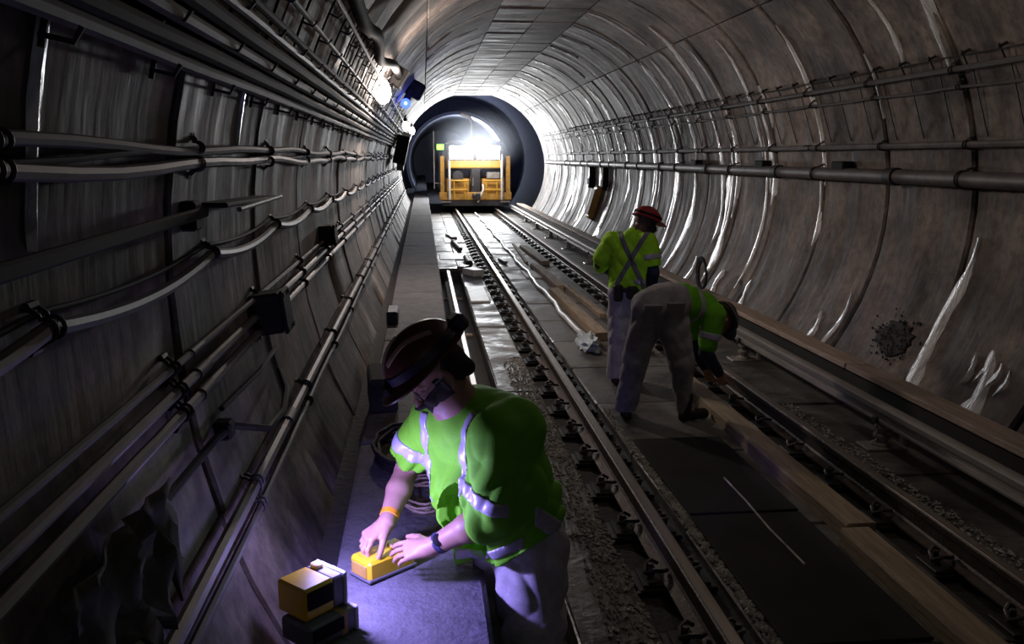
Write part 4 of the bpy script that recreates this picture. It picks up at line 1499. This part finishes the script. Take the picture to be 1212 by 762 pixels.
# right hand over the far top edge of the box, left hand along its near side
hand(B1, wrR, V3(-0.78, -0.40, -0.48), V3(-0.42, -0.28, 0.86), V3(0.2, -1, -0.1), bend=(0.50, 0.62, 0.45), spread=0.10, thumb=(0.55, -0.45))
hand(B1, wrL, V3(-0.93, 0.28, -0.24), V3(-0.20, -0.62, 0.76), V3(-0.2, 0.75, 0.65), bend=(0.20, 0.28, 0.22), spread=0.06, thumb=(0.45, -0.35))
body1 = build_field(B1, 0.004, 'body', M['skin'], P1)

# shirt
S1 = Field()
ax = nz(shL - shR)
def tor(c, half, r, k=0.06):
    S1.cone(np.asarray(c) - ax * half, np.asarray(c) + ax * half, r, r, k)
S1.cone(V3(0.118, 2.945, 1.185), V3(0.130, 2.945, 1.200), 0.085, 0.085, 0.03)
tor((0.235, 2.955, 1.160), 0.095, 0.112)
tor((0.140, 2.945, 1.145), 0.135, 0.085)
tor((0.185, 2.945, 1.075), 0.110, 0.125)
tor((0.215, 2.945, 0.955), 0.105, 0.150)
tor((0.250, 2.945, 0.850), 0.105, 0.155)
tor((0.280, 2.955, 0.735), 0.095, 0.148)
tor((0.295, 2.960, 0.640), 0.095, 0.146)
S1.ell((0.150, 2.90, 0.89), (0.12, 0.15, 0.14), None, 0.06)
S1.chain([shR + V3(0.02, -0.02, -0.01), shR * 0.30 + elR * 0.70, shR * 0.18 + elR * 0.82], [0.086, 0.073, 0.078], 0.04)
S1.chain([shL + V3(-0.01, 0.02, -0.01), shL * 0.2 + elL * 0.8, elL + nz(wrL - elL) * 0.045], [0.095, 0.080, 0.070], 0.04)
S1.cone(elL, elL + nz(wrL - elL) * 0.085, 0.070, 0.064, 0.02)
hem_n = nz(V3(0.55, -0.10, -1.0))
hem_p = V3(0.185, 2.95, 0.690)
cutR = (shR * 0.22 + elR * 0.78, nz(elR - shR))
cutL = (elL + nz(wrL - elL) * 0.085, nz(wrL - elL))


def sleeve_cut(P, c, lim):
    return (P - c[0]) @ c[1]


shirt_wr = folds(4, 0.018, 60)


def shirt_d(P, off=0.0):
    d = S1.dist(P) - off + shirt_wr(P) * np.clip((1.25 - P[:, 2]) * 4, 0.2, 1)
    hemw = hem_p + 0
    d = np.maximum(d, (P - hemw) @ hem_n + 0.012 * np.sin(P @ ax * 24))
    nearR = np.sqrt(((P - elR) ** 2).sum(1)) < 0.17
    d = np.where(nearR, np.maximum(d, (P - cutR[0]) @ cutR[1]), d)
    nearL = (np.sqrt(((P - elL - nz(wrL - elL) * 0.11) ** 2).sum(1)) < 0.15) & (P[:, 0] < 0.19)
    d = np.where(nearL, np.maximum(d, (P - cutL[0]) @ cutL[1]), d)
    return d


lo1, hi1 = S1.bounds(0.04)
shirt1 = net(shirt_d, lo1, hi1, 0.006, 'shirt', M['hivis'], P1)


def tape(name, region, parent=shirt1, lo=lo1, hi=hi1, m='reflect'):
    return net(lambda P: np.maximum(shirt_d(P, 0.005), region(P)), lo, hi, 0.006, name, M[m], parent)


# vertical chest stripes, waist band, sleeve bands
chest_n = ax
cmid = V3(0.15, 2.945, 1.0)
tape('vertical_tape', slabr(cmid - ax * 0.135, chest_n, 0.019, [(V3(0, 0, 1.19), (0, 0, 1)), (V3(0, 0, 0.86), (0, 0, -1))]))
tape('vertical_tape', slabr(cmid + ax * 0.105, chest_n, 0.019, [(V3(0, 0, 1.235), (0, 0, 1)), (V3(0, 0, 0.86), (0, 0, -1))]))
tape('sleeve_tape', slabr(shR * 0.47 + elR * 0.53, elR - shR, 0.025, [(V3(0.02, 3.0, 1.0), (0.75, -0.66, 0))]))
tape('sleeve_tape', slabr(shL * 0.22 + elL * 0.78, V3(-0.25, 0.1, -1.0), 0.025, [(elL - V3(0.115, 0, 0), (-1, 0, 0)), (elL + V3(0.04, 0, 0), (1, 0, 0)), (elL + V3(0.10, 0.10, 0), (0, 1, 0))]))
tape('waist_tape', slabr(V3(0.40, 2.80, 0.86), V3(0.62, 0.1, 0.78), 0.028, [(V3(0.345, 0, 0), (-1, 0, 0)), (V3(0, 3.0, 0), (0, 1, 0))]))
tape('waist_tape', slabr(V3(0.22, 2.80, 0.765), hem_n, 0.020, [(V3(0.31, 0, 0), (1, 0, 0)), (V3(0, 2.95, 0), (0, 1, 0))]))

# trousers
T1 = Field()
T1.chain([hipR + V3(0.01, 0, 0.06), hipR], [0.120, 0.122], 0.05)
T1.chain([hipL + V3(0.0, 0, 0.06), hipL], [0.120, 0.125], 0.05)
T1.cone(V3(0.28, 3.02, 0.76), V3(0.34, 2.89, 0.76), 0.128, 0.128, 0.05)
T1.chain([hipR, hipR * 0.5 + kneeR * 0.5, kneeR, ankR + V3(0, 0, 0.02)], [0.125, 0.108, 0.088, 0.078], 0.03)
T1.chain([hipL, hipL * 0.5 + kneeL * 0.5, kneeL, ankL + V3(0, 0, 0.02)], [0.130, 0.112, 0.090, 0.078], 0.03)
build_field(T1, 0.006, 'trousers', M['trousers'], P1, cut=[(V3(0, 0, TR_Z + 0.055), V3(0, 0, -1.0)), (V3(0, 0, 0.86), V3(0, 0, 1.0))], noise=folds(9, 0.015, 56, 3), nz_amp=0.03)
boot('boot', ankR, (-1, -0.1), M['boot'], P1, sole=TR_Z)
boot('boot', ankL, (-1, 0.05), M['boot'], P1, sole=TR_Z)

# helmet, beard, glasses
hat1, on1 = hard_hat('helmet', P1, Lh, Ah, M['helmet'], lift=0.078, r=(0.148, 0.118, 0.112), brim=0.042)
for sgn in (1, -1):
    strip_on(on1, [(sgn * q, 1.0 - 0.42 * (q - 1.25) ** 2) for q in [0.35 + 0.13 * i for i in range(15)]], 0.008, 'reflective_strip', M['helmet_tape'], hat1)
strip_on(on1, [(0.0 + 0.02, 0.30 + 0.10 * i) for i in range(12)], 0.006, 'ridge_strip', M['helmet_tape'], hat1)
# lamp strap and battery pack at the back of the helmet
strip_on(on1, [(0.2 + i * (2 * PI - 0.4) / 30, 0.16) for i in range(31)], 0.014, 'lamp_strap', M['navy'], hat1)
rotH = Matrix(((Ah[0][0], Ah[1][0], Ah[2][0]), (Ah[0][1], Ah[1][1], Ah[2][1]), (Ah[0][2], Ah[1][2], Ah[2][2])))
MB().box(Lh(-0.165, 0.0, 0.095), (0.055, 0.085, 0.06), rotH, bev=0.012).build('battery_pack', M['navy'], hat1)
hl = MB().box(Lh(0.158, 0, 0.085), (0.04, 0.075, 0.05), rotH, bev=0.012).build('head_lamp', M['black_plastic'], hat1)


def beard(c, fwd, up, name, parent, h=0.004, grow=0.006, nk=None):
    """short full beard: the lower face grown outwards, left open round the mouth"""
    F = Field()
    L, A = head(F, c, fwd, up)
    if nk is not None:
        F.cone(nk[0], nk[1], nk[2], nk[3], 0.03)
    A = np.asarray(A)
    wr = folds(2, 0.0015, 170)

    def f(P):
        q = (P - c) @ A.T
        fx, lx, ux = q[:, 0], np.abs(q[:, 1]), q[:, 2]
        reg = np.minimum(np.maximum(np.maximum(ux + 0.028 - 0.55 * np.clip(lx - 0.02, 0, 1), -fx + 0.004 - 0.25 * np.clip(-ux - 0.05, 0, 1)), -ux - 0.175),
                         np.maximum(np.maximum(np.maximum(ux - 0.02, np.abs(fx - 0.026) - 0.014), -lx + 0.045), lx - 0.072))
        reg = np.minimum(reg, np.maximum(np.abs(ux + 0.048) - 0.007, -fx + 0.075))
        mouth = np.sqrt((lx / 0.022) ** 2 + ((ux + 0.063) / 0.009) ** 2) - 1
        mouth = np.where(fx > 0.06, mouth * 0.01, 1)
        return np.maximum(np.maximum(F.dist(P) - grow + wr(P), reg), -mouth)
    lo, hi = F.bounds(0.02)
    return net(f, lo, hi, h, name, M['beard'], parent)


beard(hd, FW, UPV, 'beard', P1, nk=(neck, hd + V3(0.03, 0, -0.03), 0.066, 0.060))
HR = Field()
HR.ell(Lh(-0.032, 0, 0.020), np.array([0.086, 0.080, 0.082]), Ah, 0.02)
HR.cone(Lh(-0.085, 0.03, -0.035), Lh(-0.085, -0.03, -0.035), 0.030, 0.030, 0.02)
HR.cone(Lh(-0.030, 0.062, -0.012), Lh(-0.050, 0.055, -0.04), 0.014, 0.014, 0.01)
HR.cone(Lh(-0.030, -0.062, -0.012), Lh(-0.050, -0.055, -0.04), 0.014, 0.014, 0.01)
build_field(HR, 0.005, 'hair', M['beard'], P1)
g = MB()
for sgn in (1, -1):
    pts = [Lh(0.104, sgn * 0.034 + 0.024 * math.cos(a), 0.006 + 0.017 * math.sin(a)) for a in [i / 12 * 2 * PI for i in range(13)]]
    g.tube(pts, 0.0022, 5)
    g.tube([Lh(0.102, sgn * 0.058, 0.010), Lh(0.06, sgn * 0.076, 0.010), Lh(-0.01, sgn * 0.080, 0.008)], 0.0022, 5)
g.tube([Lh(0.106, 0.010, 0.010), Lh(0.106, -0.010, 0.010)], 0.0022, 5)
g.build('eyeglasses', M['train_grey'], P1, True)


def band(name, w, e, at, r, half, m, parent=None):
    """bracelet round a forearm"""
    c = w + nz(e - w) * at
    d = nz(e - w)
    return MB().lathe([(r, -half), (r + 0.004, -half * 0.8), (r + 0.004, half * 0.8), (r, half)], tuple(c), tuple(d), n=20).build(name, m, parent, True)


band('wristband', wrR, elR, 0.035, 0.031, 0.012, M['wristband'], P1)
wt = band('watch_strap', wrL, elL, 0.045, 0.034, 0.013, M['watch'], P1)
wc = wrL + nz(elL - wrL) * 0.045 + nz(V3(-0.2, -0.75, 0.55)) * 0.036
MB().lathe([(0.021, -0.006), (0.021, 0.004), (0.016, 0.007)], tuple(wc), (-0.2, -0.75, 0.55), n=16).build('watch_case', M['black_plastic'], wt, True)

# the yellow box under the hands
YB = thing('yellow_box', 'small yellow battery box under the front worker hands on the walkway', 'box', (-0.165, 2.985, 0.612))
ra = math.radians(40)
rb = Matrix.Rotation(ra, 3, 'Z')
bc = Vector((-0.165, 2.985, 0.652))
MB().box(bc, (0.205, 0.115, 0.078), rb, bev=0.010).build('box_body', M['yellow'], YB)
MB().box(bc + Vector((0, 0, -0.030)), (0.212, 0.122, 0.014), rb, bev=0.004).build('base_rim', M['grey_plastic'], YB)
MB().box(bc + rb @ Vector((-0.104, 0, 0.0)), (0.006, 0.085, 0.045), rb, bev=0.002).build('end_plate', M['amber'], YB)
MB().box(bc + rb @ Vector((0.06, 0, 0.042)), (0.05, 0.05, 0.010), rb, bev=0.003).build('top_button', M['switch'], YB)

# yellow work lantern and the box below it, at the wall side of the walkway
def lantern(name, label, c, size, yaw, tilt, lit):
    t = thing(name, label, 'lantern' if lit else 'box', c)
    rot = Matrix.Rotation(yaw, 3, 'Z') @ Matrix.Rotation(tilt, 3, 'Y')
    c = Vector(c)
    L, Wd, H = size
    q = lambda x, y, z: c + rot @ Vector((x, y, z))
    MB().box(q(-0.02, 0, H * 0.5), (L - 0.05, Wd, H), rot, bev=0.008).build('case', M['yellow'] if lit else M['grey_plastic'], t)
    MB().box(q(-0.02, -Wd * 0.5 - 0.002, H * 0.62), (L - 0.07, 0.010, H * 0.55), rot, bev=0.003).build('front_label_panel', M['black_plastic'], t)
    MB().box(q(L * 0.5 - 0.028, 0, H * 0.5), (0.045, Wd * 0.98, H * 0.97), rot, bev=0.006).build('head_block', M['grey_plastic'], t)
    b = MB().box(q(L * 0.5, 0, H * 0.5), (0.012, Wd * 1.06, H * 1.06), rot, bev=0.004).build('bezel', M['white_plastic'], t)
    if lit:
        MB().lathe([(min(Wd, H) * 0.42, 0), (min(Wd, H) * 0.42, 0.006), (min(Wd, H) * 0.30, 0.010)], q(L * 0.5 + 0.005, 0, H * 0.5), rot @ Vector((1, 0, 0)), n=20).build('lens', M['lens_violet'], b, True)
        MB().box(q(L * 0.5 - 0.03, Wd * 0.25, H + 0.006), (0.030, 0.034, 0.016), rot, bev=0.004).build('switch', M['switch'], t)
    else:
        MB().box(q(L * 0.5 - 0.05, 0, H * 0.5), (0.03, Wd * 1.01, H * 1.01), rot, bev=0.004).build('amber_stripe', M['amber'], t)
    return t


lantern('battery_case', 'grey and amber case under the yellow lantern on the walkway', (-0.345, 2.575, 0.612), (0.19, 0.14, 0.075), 0.80, 0.0, False)
lantern('work_lantern', 'yellow work lantern throwing violet light, on top of the grey case by left wall', (-0.368, 2.60, 0.688), (0.165, 0.135, 0.105), 0.80, 0.0, True)

# ---- standing worker, seen from behind, head turned right
dy = 0.55
P2 = thing('person', 'standing worker with red helmet and grey harness over green shirt, back to camera', 'person', (1.76, 7.75, 0))
a2 = lambda x, y, z: V3(x, y, z)
hip2 = V3(1.755, 7.75, 0.93)
s2R, s2L = V3(1.885, 7.68, 1.40), V3(1.600, 7.86, 1.40)
e2L, w2L = V3(1.50, 7.92, 1.17), V3(1.62, 8.12, 1.08)
e2R, w2R = V3(1.925, 7.63, 1.12), V3(1.96, 7.78, 0.90)
neck2, hd2 = V3(1.800, 7.79, 1.46), V3(1.895, 7.82, 1.575)
B2 = Field()
L2, A2 = head(B2, hd2, V3(0.86, 0.35, -0.36), V3(0.30, 0.10, 0.95), 1.0)
B2.cone(neck2, hd2 + V3(-0.03, 0, -0.03), 0.064, 0.058, 0.03)
B2.chain([hip2, V3(1.76, 7.75, 1.15), V3(1.77, 7.76, 1.33), neck2], [0.09, 0.085, 0.075, 0.07], 0.05)
B2.cone(s2L, s2R, 0.05, 0.05, 0.04)
B2.chain([s2L, e2L, w2L], [0.05, 0.042, 0.03], 0.02)
B2.chain([s2R, e2R, w2R], [0.05, 0.042, 0.03], 0.02)
hand(B2, w2L, V3(0.5, 0.8, -0.3), V3(-0.5, 0.3, 0.8), V3(1, -0.3, 0))
hand(B2, w2R, V3(0.25, 0.5, -0.8), V3(0.9, -0.2, 0.2), V3(0, 1, 0.2))
k2L, k2R = V3(1.665, 7.80, 0.48), V3(1.83, 7.78, 0.48)
f2L, f2R = V3(1.66, 7.84, 0.10), V3(1.80, 7.90, 0.10)
for s_, (k_, a_) in ((-1, (k2L, f2L)), (1, (k2R, f2R))):
    B2.chain([hip2 + V3(s_ * 0.085, 0, -0.03), k_, a_], [0.08, 0.05, 0.036], 0.03)
    B2.cone(a_, a_ + V3(0.03, 0.10, -0.05), 0.035, 0.028, 0.02)
build_field(B2, 0.006, 'body', M['skin_dark'], P2)
S2 = Field()
S2.cone(V3(1.64, 7.84, 1.385), V3(1.87, 7.71, 1.385), 0.092, 0.092, 0.05)
S2.cone(V3(1.69, 7.80, 1.26), V3(1.87, 7.70, 1.26), 0.120, 0.120, 0.06)
S2.cone(V3(1.69, 7.79, 1.10), V3(1.84, 7.71, 1.10), 0.120, 0.120, 0.06)
S2.cone(V3(1.69, 7.79, 0.97), V3(1.83, 7.71, 0.97), 0.128, 0.128, 0.06)
S2.cone(V3(1.77, 7.77, 1.44), V3(1.79, 7.78, 1.46), 0.085, 0.075, 0.03)
S2.chain([s2L, s2L * 0.3 + e2L * 0.7, e2L + nz(w2L - e2L) * 0.06], [0.088, 0.078, 0.070], 0.04)
S2.chain([s2R, s2R * 0.25 + e2R * 0.75], [0.088, 0.078], 0.04)
wr2 = folds(14, 0.010, 54)
b2z = V3(0, 0, 0.93)


def shirt2_d(P, off=0.0):
    d = S2.dist(P) - off + wr2(P)
    d = np.maximum(d, 0.93 - P[:, 2])
    near = np.sqrt(((P - e2R) ** 2).sum(1)) < 0.15
    c = s2R * 0.20 + e2R * 0.80
    return np.where(near & (P[:, 0] > 1.86), np.maximum(d, (P - c) @ nz(e2R - s2R)), d)


lo2, hi2 = S2.bounds(0.04)
sh2 = net(shirt2_d, lo2, hi2, 0.008, 'shirt', M['hivis2'], P2)
t2 = lambda nm, reg, m: net(lambda P: np.maximum(shirt2_d(P, 0.008), reg(P)), lo2, hi2, 0.008, nm, M[m], sh2)
bk = nz(V3(0.88, -0.48, 0))
t2('harness_strap', slabr((1.755, 7.72, 1.25), (0.80, -0.30, 0.42), 0.022, [(V3(0, 0, 0.97), (0, 0, -1)), (V3(1.77, 7.78, 0), (0.48, 0.88, 0))]), 'harness')
t2('harness_strap', slabr((1.765, 7.72, 1.25), (0.80, -0.36, -0.45), 0.022, [(V3(0, 0, 0.97), (0, 0, -1)), (V3(1.77, 7.78, 0), (0.48, 0.88, 0))]), 'harness')
t2('reflective_band', slabr((1.77, 7.7, 1.04), (0, 0, 1), 0.026, [(V3(1.75, 0, 0), (-1, 0, 0)), (V3(1.88, 0, 0), (1, 0, 0))]), 'reflect')
t2('reflective_band', slabr(s2R * 0.52 + e2R * 0.48, e2R - s2R, 0.026, [(V3(1.83, 0, 0), (-1, 0, 0))]), 'reflect')
U2 = Field()
U2.chain([s2R * 0.25 + e2R * 0.75, e2R, w2R + nz(e2R - w2R) * 0.02], [0.058, 0.055, 0.040], 0.02)
build_field(U2, 0.008, 'undershirt_sleeve', M['denim'], P2, noise=folds(3, 0.004, 50))
U2 = Field()
U2.chain([e2L + nz(w2L - e2L) * 0.04, w2L + nz(e2L - w2L) * 0.02], [0.056, 0.040], 0.02)
build_field(U2, 0.008, 'undershirt_sleeve', M['denim'], P2, noise=folds(3, 0.004, 50))
T2 = Field()
T2.cone(hip2 + V3(-0.07, 0.03, 0.0), hip2 + V3(0.07, -0.03, 0.0), 0.125, 0.125, 0.04)
T2.chain([hip2 + V3(-0.085, 0.03, -0.05), k2L, f2L + V3(0, 0, 0.0)], [0.115, 0.088, 0.082], 0.025)
T2.chain([hip2 + V3(0.085, -0.03, -0.05), k2R, f2R + V3(0, 0, 0.0)], [0.115, 0.088, 0.082], 0.025)
build_field(T2, 0.008, 'trousers', M['trousers'], P2, cut=[(V3(0, 0, 0.06), V3(0, 0, -1.0)), (V3(0, 0, 0.985), V3(0, 0, 1.0))], noise=folds(19, 0.011, 50), nz_amp=0.02)
boot('boot', f2L, (0.25, 1), M['boot'], P2, sole=0.005)
boot('boot', f2R, (0.4, 1), M['boot'], P2, sole=0.005)
TB = Field()
TB.chain([hip2 + V3(0.142 * math.cos(a), -0.01 + 0.135 * math.sin(a), 0.03) for a in [i / 14 * 2 * PI for i in range(15)]], [0.022] * 15, 0.01)
belt2 = build_field(TB, 0.007, 'tool_belt', M['belt'], P2)
for (x, y, z, sx, sz) in ((-0.135, -0.10, 0.0, 0.09, 0.16), (-0.02, -0.155, 0.01, 0.11, 0.12), (0.10, -0.13, -0.01, 0.09, 0.14)):
    MB().box(hip2 + V3(x, y, z), (sx, 0.06, sz), Matrix.Rotation(0.25, 3, 'Z'), bev=0.02).build('pouch', M['belt'], belt2)
hat2, on2 = hard_hat('helmet', P2, L2, A2, M['helmet_red'], lift=0.045, r=(0.138, 0.112, 0.100), brim=0.045)
strip_on(on2, [(0.2 + i * (2 * PI - 0.4) / 24, 0.22) for i in range(25)], 0.010, 'helmet_band', M['black_plastic'], hat2)
beard(hd2, V3(0.86, 0.35, -0.36), V3(0.30, 0.10, 0.95), 'beard', P2, 0.005, 0.012)

P2.location.x += 0.085
P2.scale = (1, 1, 0.945)

# ---- bent worker, bottom towards us, reaching down to the right rail
P3 = thing('person', 'worker in grey trousers bending double with legs apart, black helmet down by right rail', 'person', (1.85, 6.65, 0))
h3 = V3(1.80, 6.62, 0.925)
k3L, k3R = V3(1.635, 6.66, 0.50), V3(1.985, 6.58, 0.49)
f3L, f3R = V3(1.585, 6.74, 0.10), V3(2.055, 6.60, 0.10)
c3, s3c = V3(2.02, 6.76, 0.93), V3(2.235, 6.88, 0.865)
s3L, s3R = V3(2.16, 7.05, 0.85), V3(2.28, 6.72, 0.83)
e3L, w3L = V3(2.20, 7.08, 0.55), V3(2.32, 7.00, 0.33)
e3R, w3R = V3(2.215, 6.70, 0.54), V3(2.36, 6.78, 0.34)
hd3 = V3(2.40, 6.92, 0.755)
B3 = Field()
L3, A3 = head(B3, hd3, V3(0.35, 0.20, -0.92), V3(0.88, 0.30, 0.36), 1.0)
B3.cone(s3c, hd3 + V3(-0.05, 0, 0.02), 0.064, 0.058, 0.03)
B3.chain([h3, c3, s3c], [0.12, 0.11, 0.10], 0.05)
B3.cone(s3L, s3R, 0.05, 0.05, 0.04)
B3.chain([s3L, e3L, w3L], [0.05, 0.042, 0.03], 0.02)
B3.chain([s3R, e3R, w3R], [0.05, 0.042, 0.03], 0.02)
hand(B3, w3L, V3(0.4, -0.1, -0.9), V3(-0.2, 0.9, 0.1), V3(0.9, 0, 0.3), bend=(0.6, 0.8, 0.6))
hand(B3, w3R, V3(0.4, 0.1, -0.9), V3(-0.2, -0.9, 0.1), V3(0.9, 0, 0.3), bend=(0.6, 0.8, 0.6))
for s_, (k_, a_, t_) in ((-1, (k3L, f3L, V3(0.05, 0.1, -0.05))), (1, (k3R, f3R, V3(0.10, 0.04, -0.05)))):
    B3.chain([h3 + V3(s_ * 0.09, 0, -0.03), k_, a_], [0.08, 0.05, 0.036], 0.03)
    B3.cone(a_, a_ + t_, 0.035, 0.028, 0.02)
build_field(B3, 0.006, 'body', M['skin'], P3)
S3 = Field()
S3.chain([V3(1.93, 6.71, 0.95), c3, s3c], [0.140, 0.145, 0.125], 0.05)
S3.cone(s3L * 0.85 + s3R * 0.15, s3R * 0.85 + s3L * 0.15, 0.105, 0.105, 0.05)
S3.chain([s3L, s3L * 0.2 + e3L * 0.8], [0.088, 0.076], 0.03)
S3.chain([s3R, s3R * 0.2 + e3R * 0.8], [0.088, 0.076], 0.03)
wr3 = folds(24, 0.010, 54)
lo3, hi3 = S3.bounds(0.04)
sh3d = lambda P, off=0.0: S3.dist(P) - off + wr3(P)
sh3 = net(sh3d, lo3, hi3, 0.008, 'shirt', M['hivis'], P3)
net(lambda P: np.maximum(sh3d(P, 0.008), slabr(s3R * 0.45 + e3R * 0.55, e3R - s3R, 0.026, [((s3L + s3R) / 2, s3L - s3R)])(P)), lo3, hi3, 0.008, 'sleeve_tape', M['reflect'], sh3)
net(lambda P: np.maximum(sh3d(P, 0.008), slabr((2.10, 6.8, 0.9), s3c - c3, 0.026)(P)), lo3, hi3, 0.008, 'waist_tape', M['reflect'], sh3)
for (a_, b_, c_) in ((s3L, e3L, w3L), (s3R, e3R, w3R)):
    U3 = Field()
    U3.chain([a_ * 0.25 + b_ * 0.75, b_, c_ + nz(b_ - c_) * 0.02], [0.060, 0.056, 0.042], 0.02)
    build_field(U3, 0.008, 'undershirt_sleeve', M['denim'], P3, noise=folds(3, 0.004, 50))
T3 = Field()
T3.cone(h3 + V3(-0.075, 0, 0), h3 + V3(0.10, 0, 0.03), 0.140, 0.145, 0.05)
T3.cone(h3 + V3(0.05, 0.05, 0.03), V3(1.95, 6.72, 0.955), 0.145, 0.140, 0.05)
T3.chain([h3 + V3(-0.085, 0, -0.06), k3L, f3L], [0.128, 0.098, 0.088], 0.03)
T3.chain([h3 + V3(0.095, 0, -0.05), k3R, f3R], [0.132, 0.100, 0.088], 0.03)
build_field(T3, 0.008, 'trousers', M['trousers2'], P3, cut=[(V3(0, 0, 0.07), V3(0, 0, -1.0)), (V3(2.0, 6.74, 0.95), nz(s3c - h3))], noise=folds(29, 0.010, 46), nz_amp=0.02)
pk = MB().box((1.715, 6.478, 0.90), (0.14, 0.02, 0.15), Matrix.Rotation(0.35, 3, 'X'), bev=0.006).build('back_pocket', M['trousers2'], P3)
pk = MB().box((1.89, 6.478, 0.915), (0.14, 0.02, 0.15), Matrix.Rotation(0.35, 3, 'X'), bev=0.006).build('back_pocket', M['trousers2'], P3)
boot('boot', f3L, (0.2, 1), M['boot'], P3, sole=0.005)
boot('boot', f3R, (1, 0.45), M['boot'], P3, sole=0.005)
hat3, on3 = hard_hat('helmet', P3, L3, A3, M['helmet_black'], lift=0.045, r=(0.138, 0.112, 0.105), brim=0.045)
strip_on(on3, [(0.0 + i * (2 * PI) / 24, 0.30) for i in range(25)], 0.008, 'helmet_band', M['train_grey'], hat3)
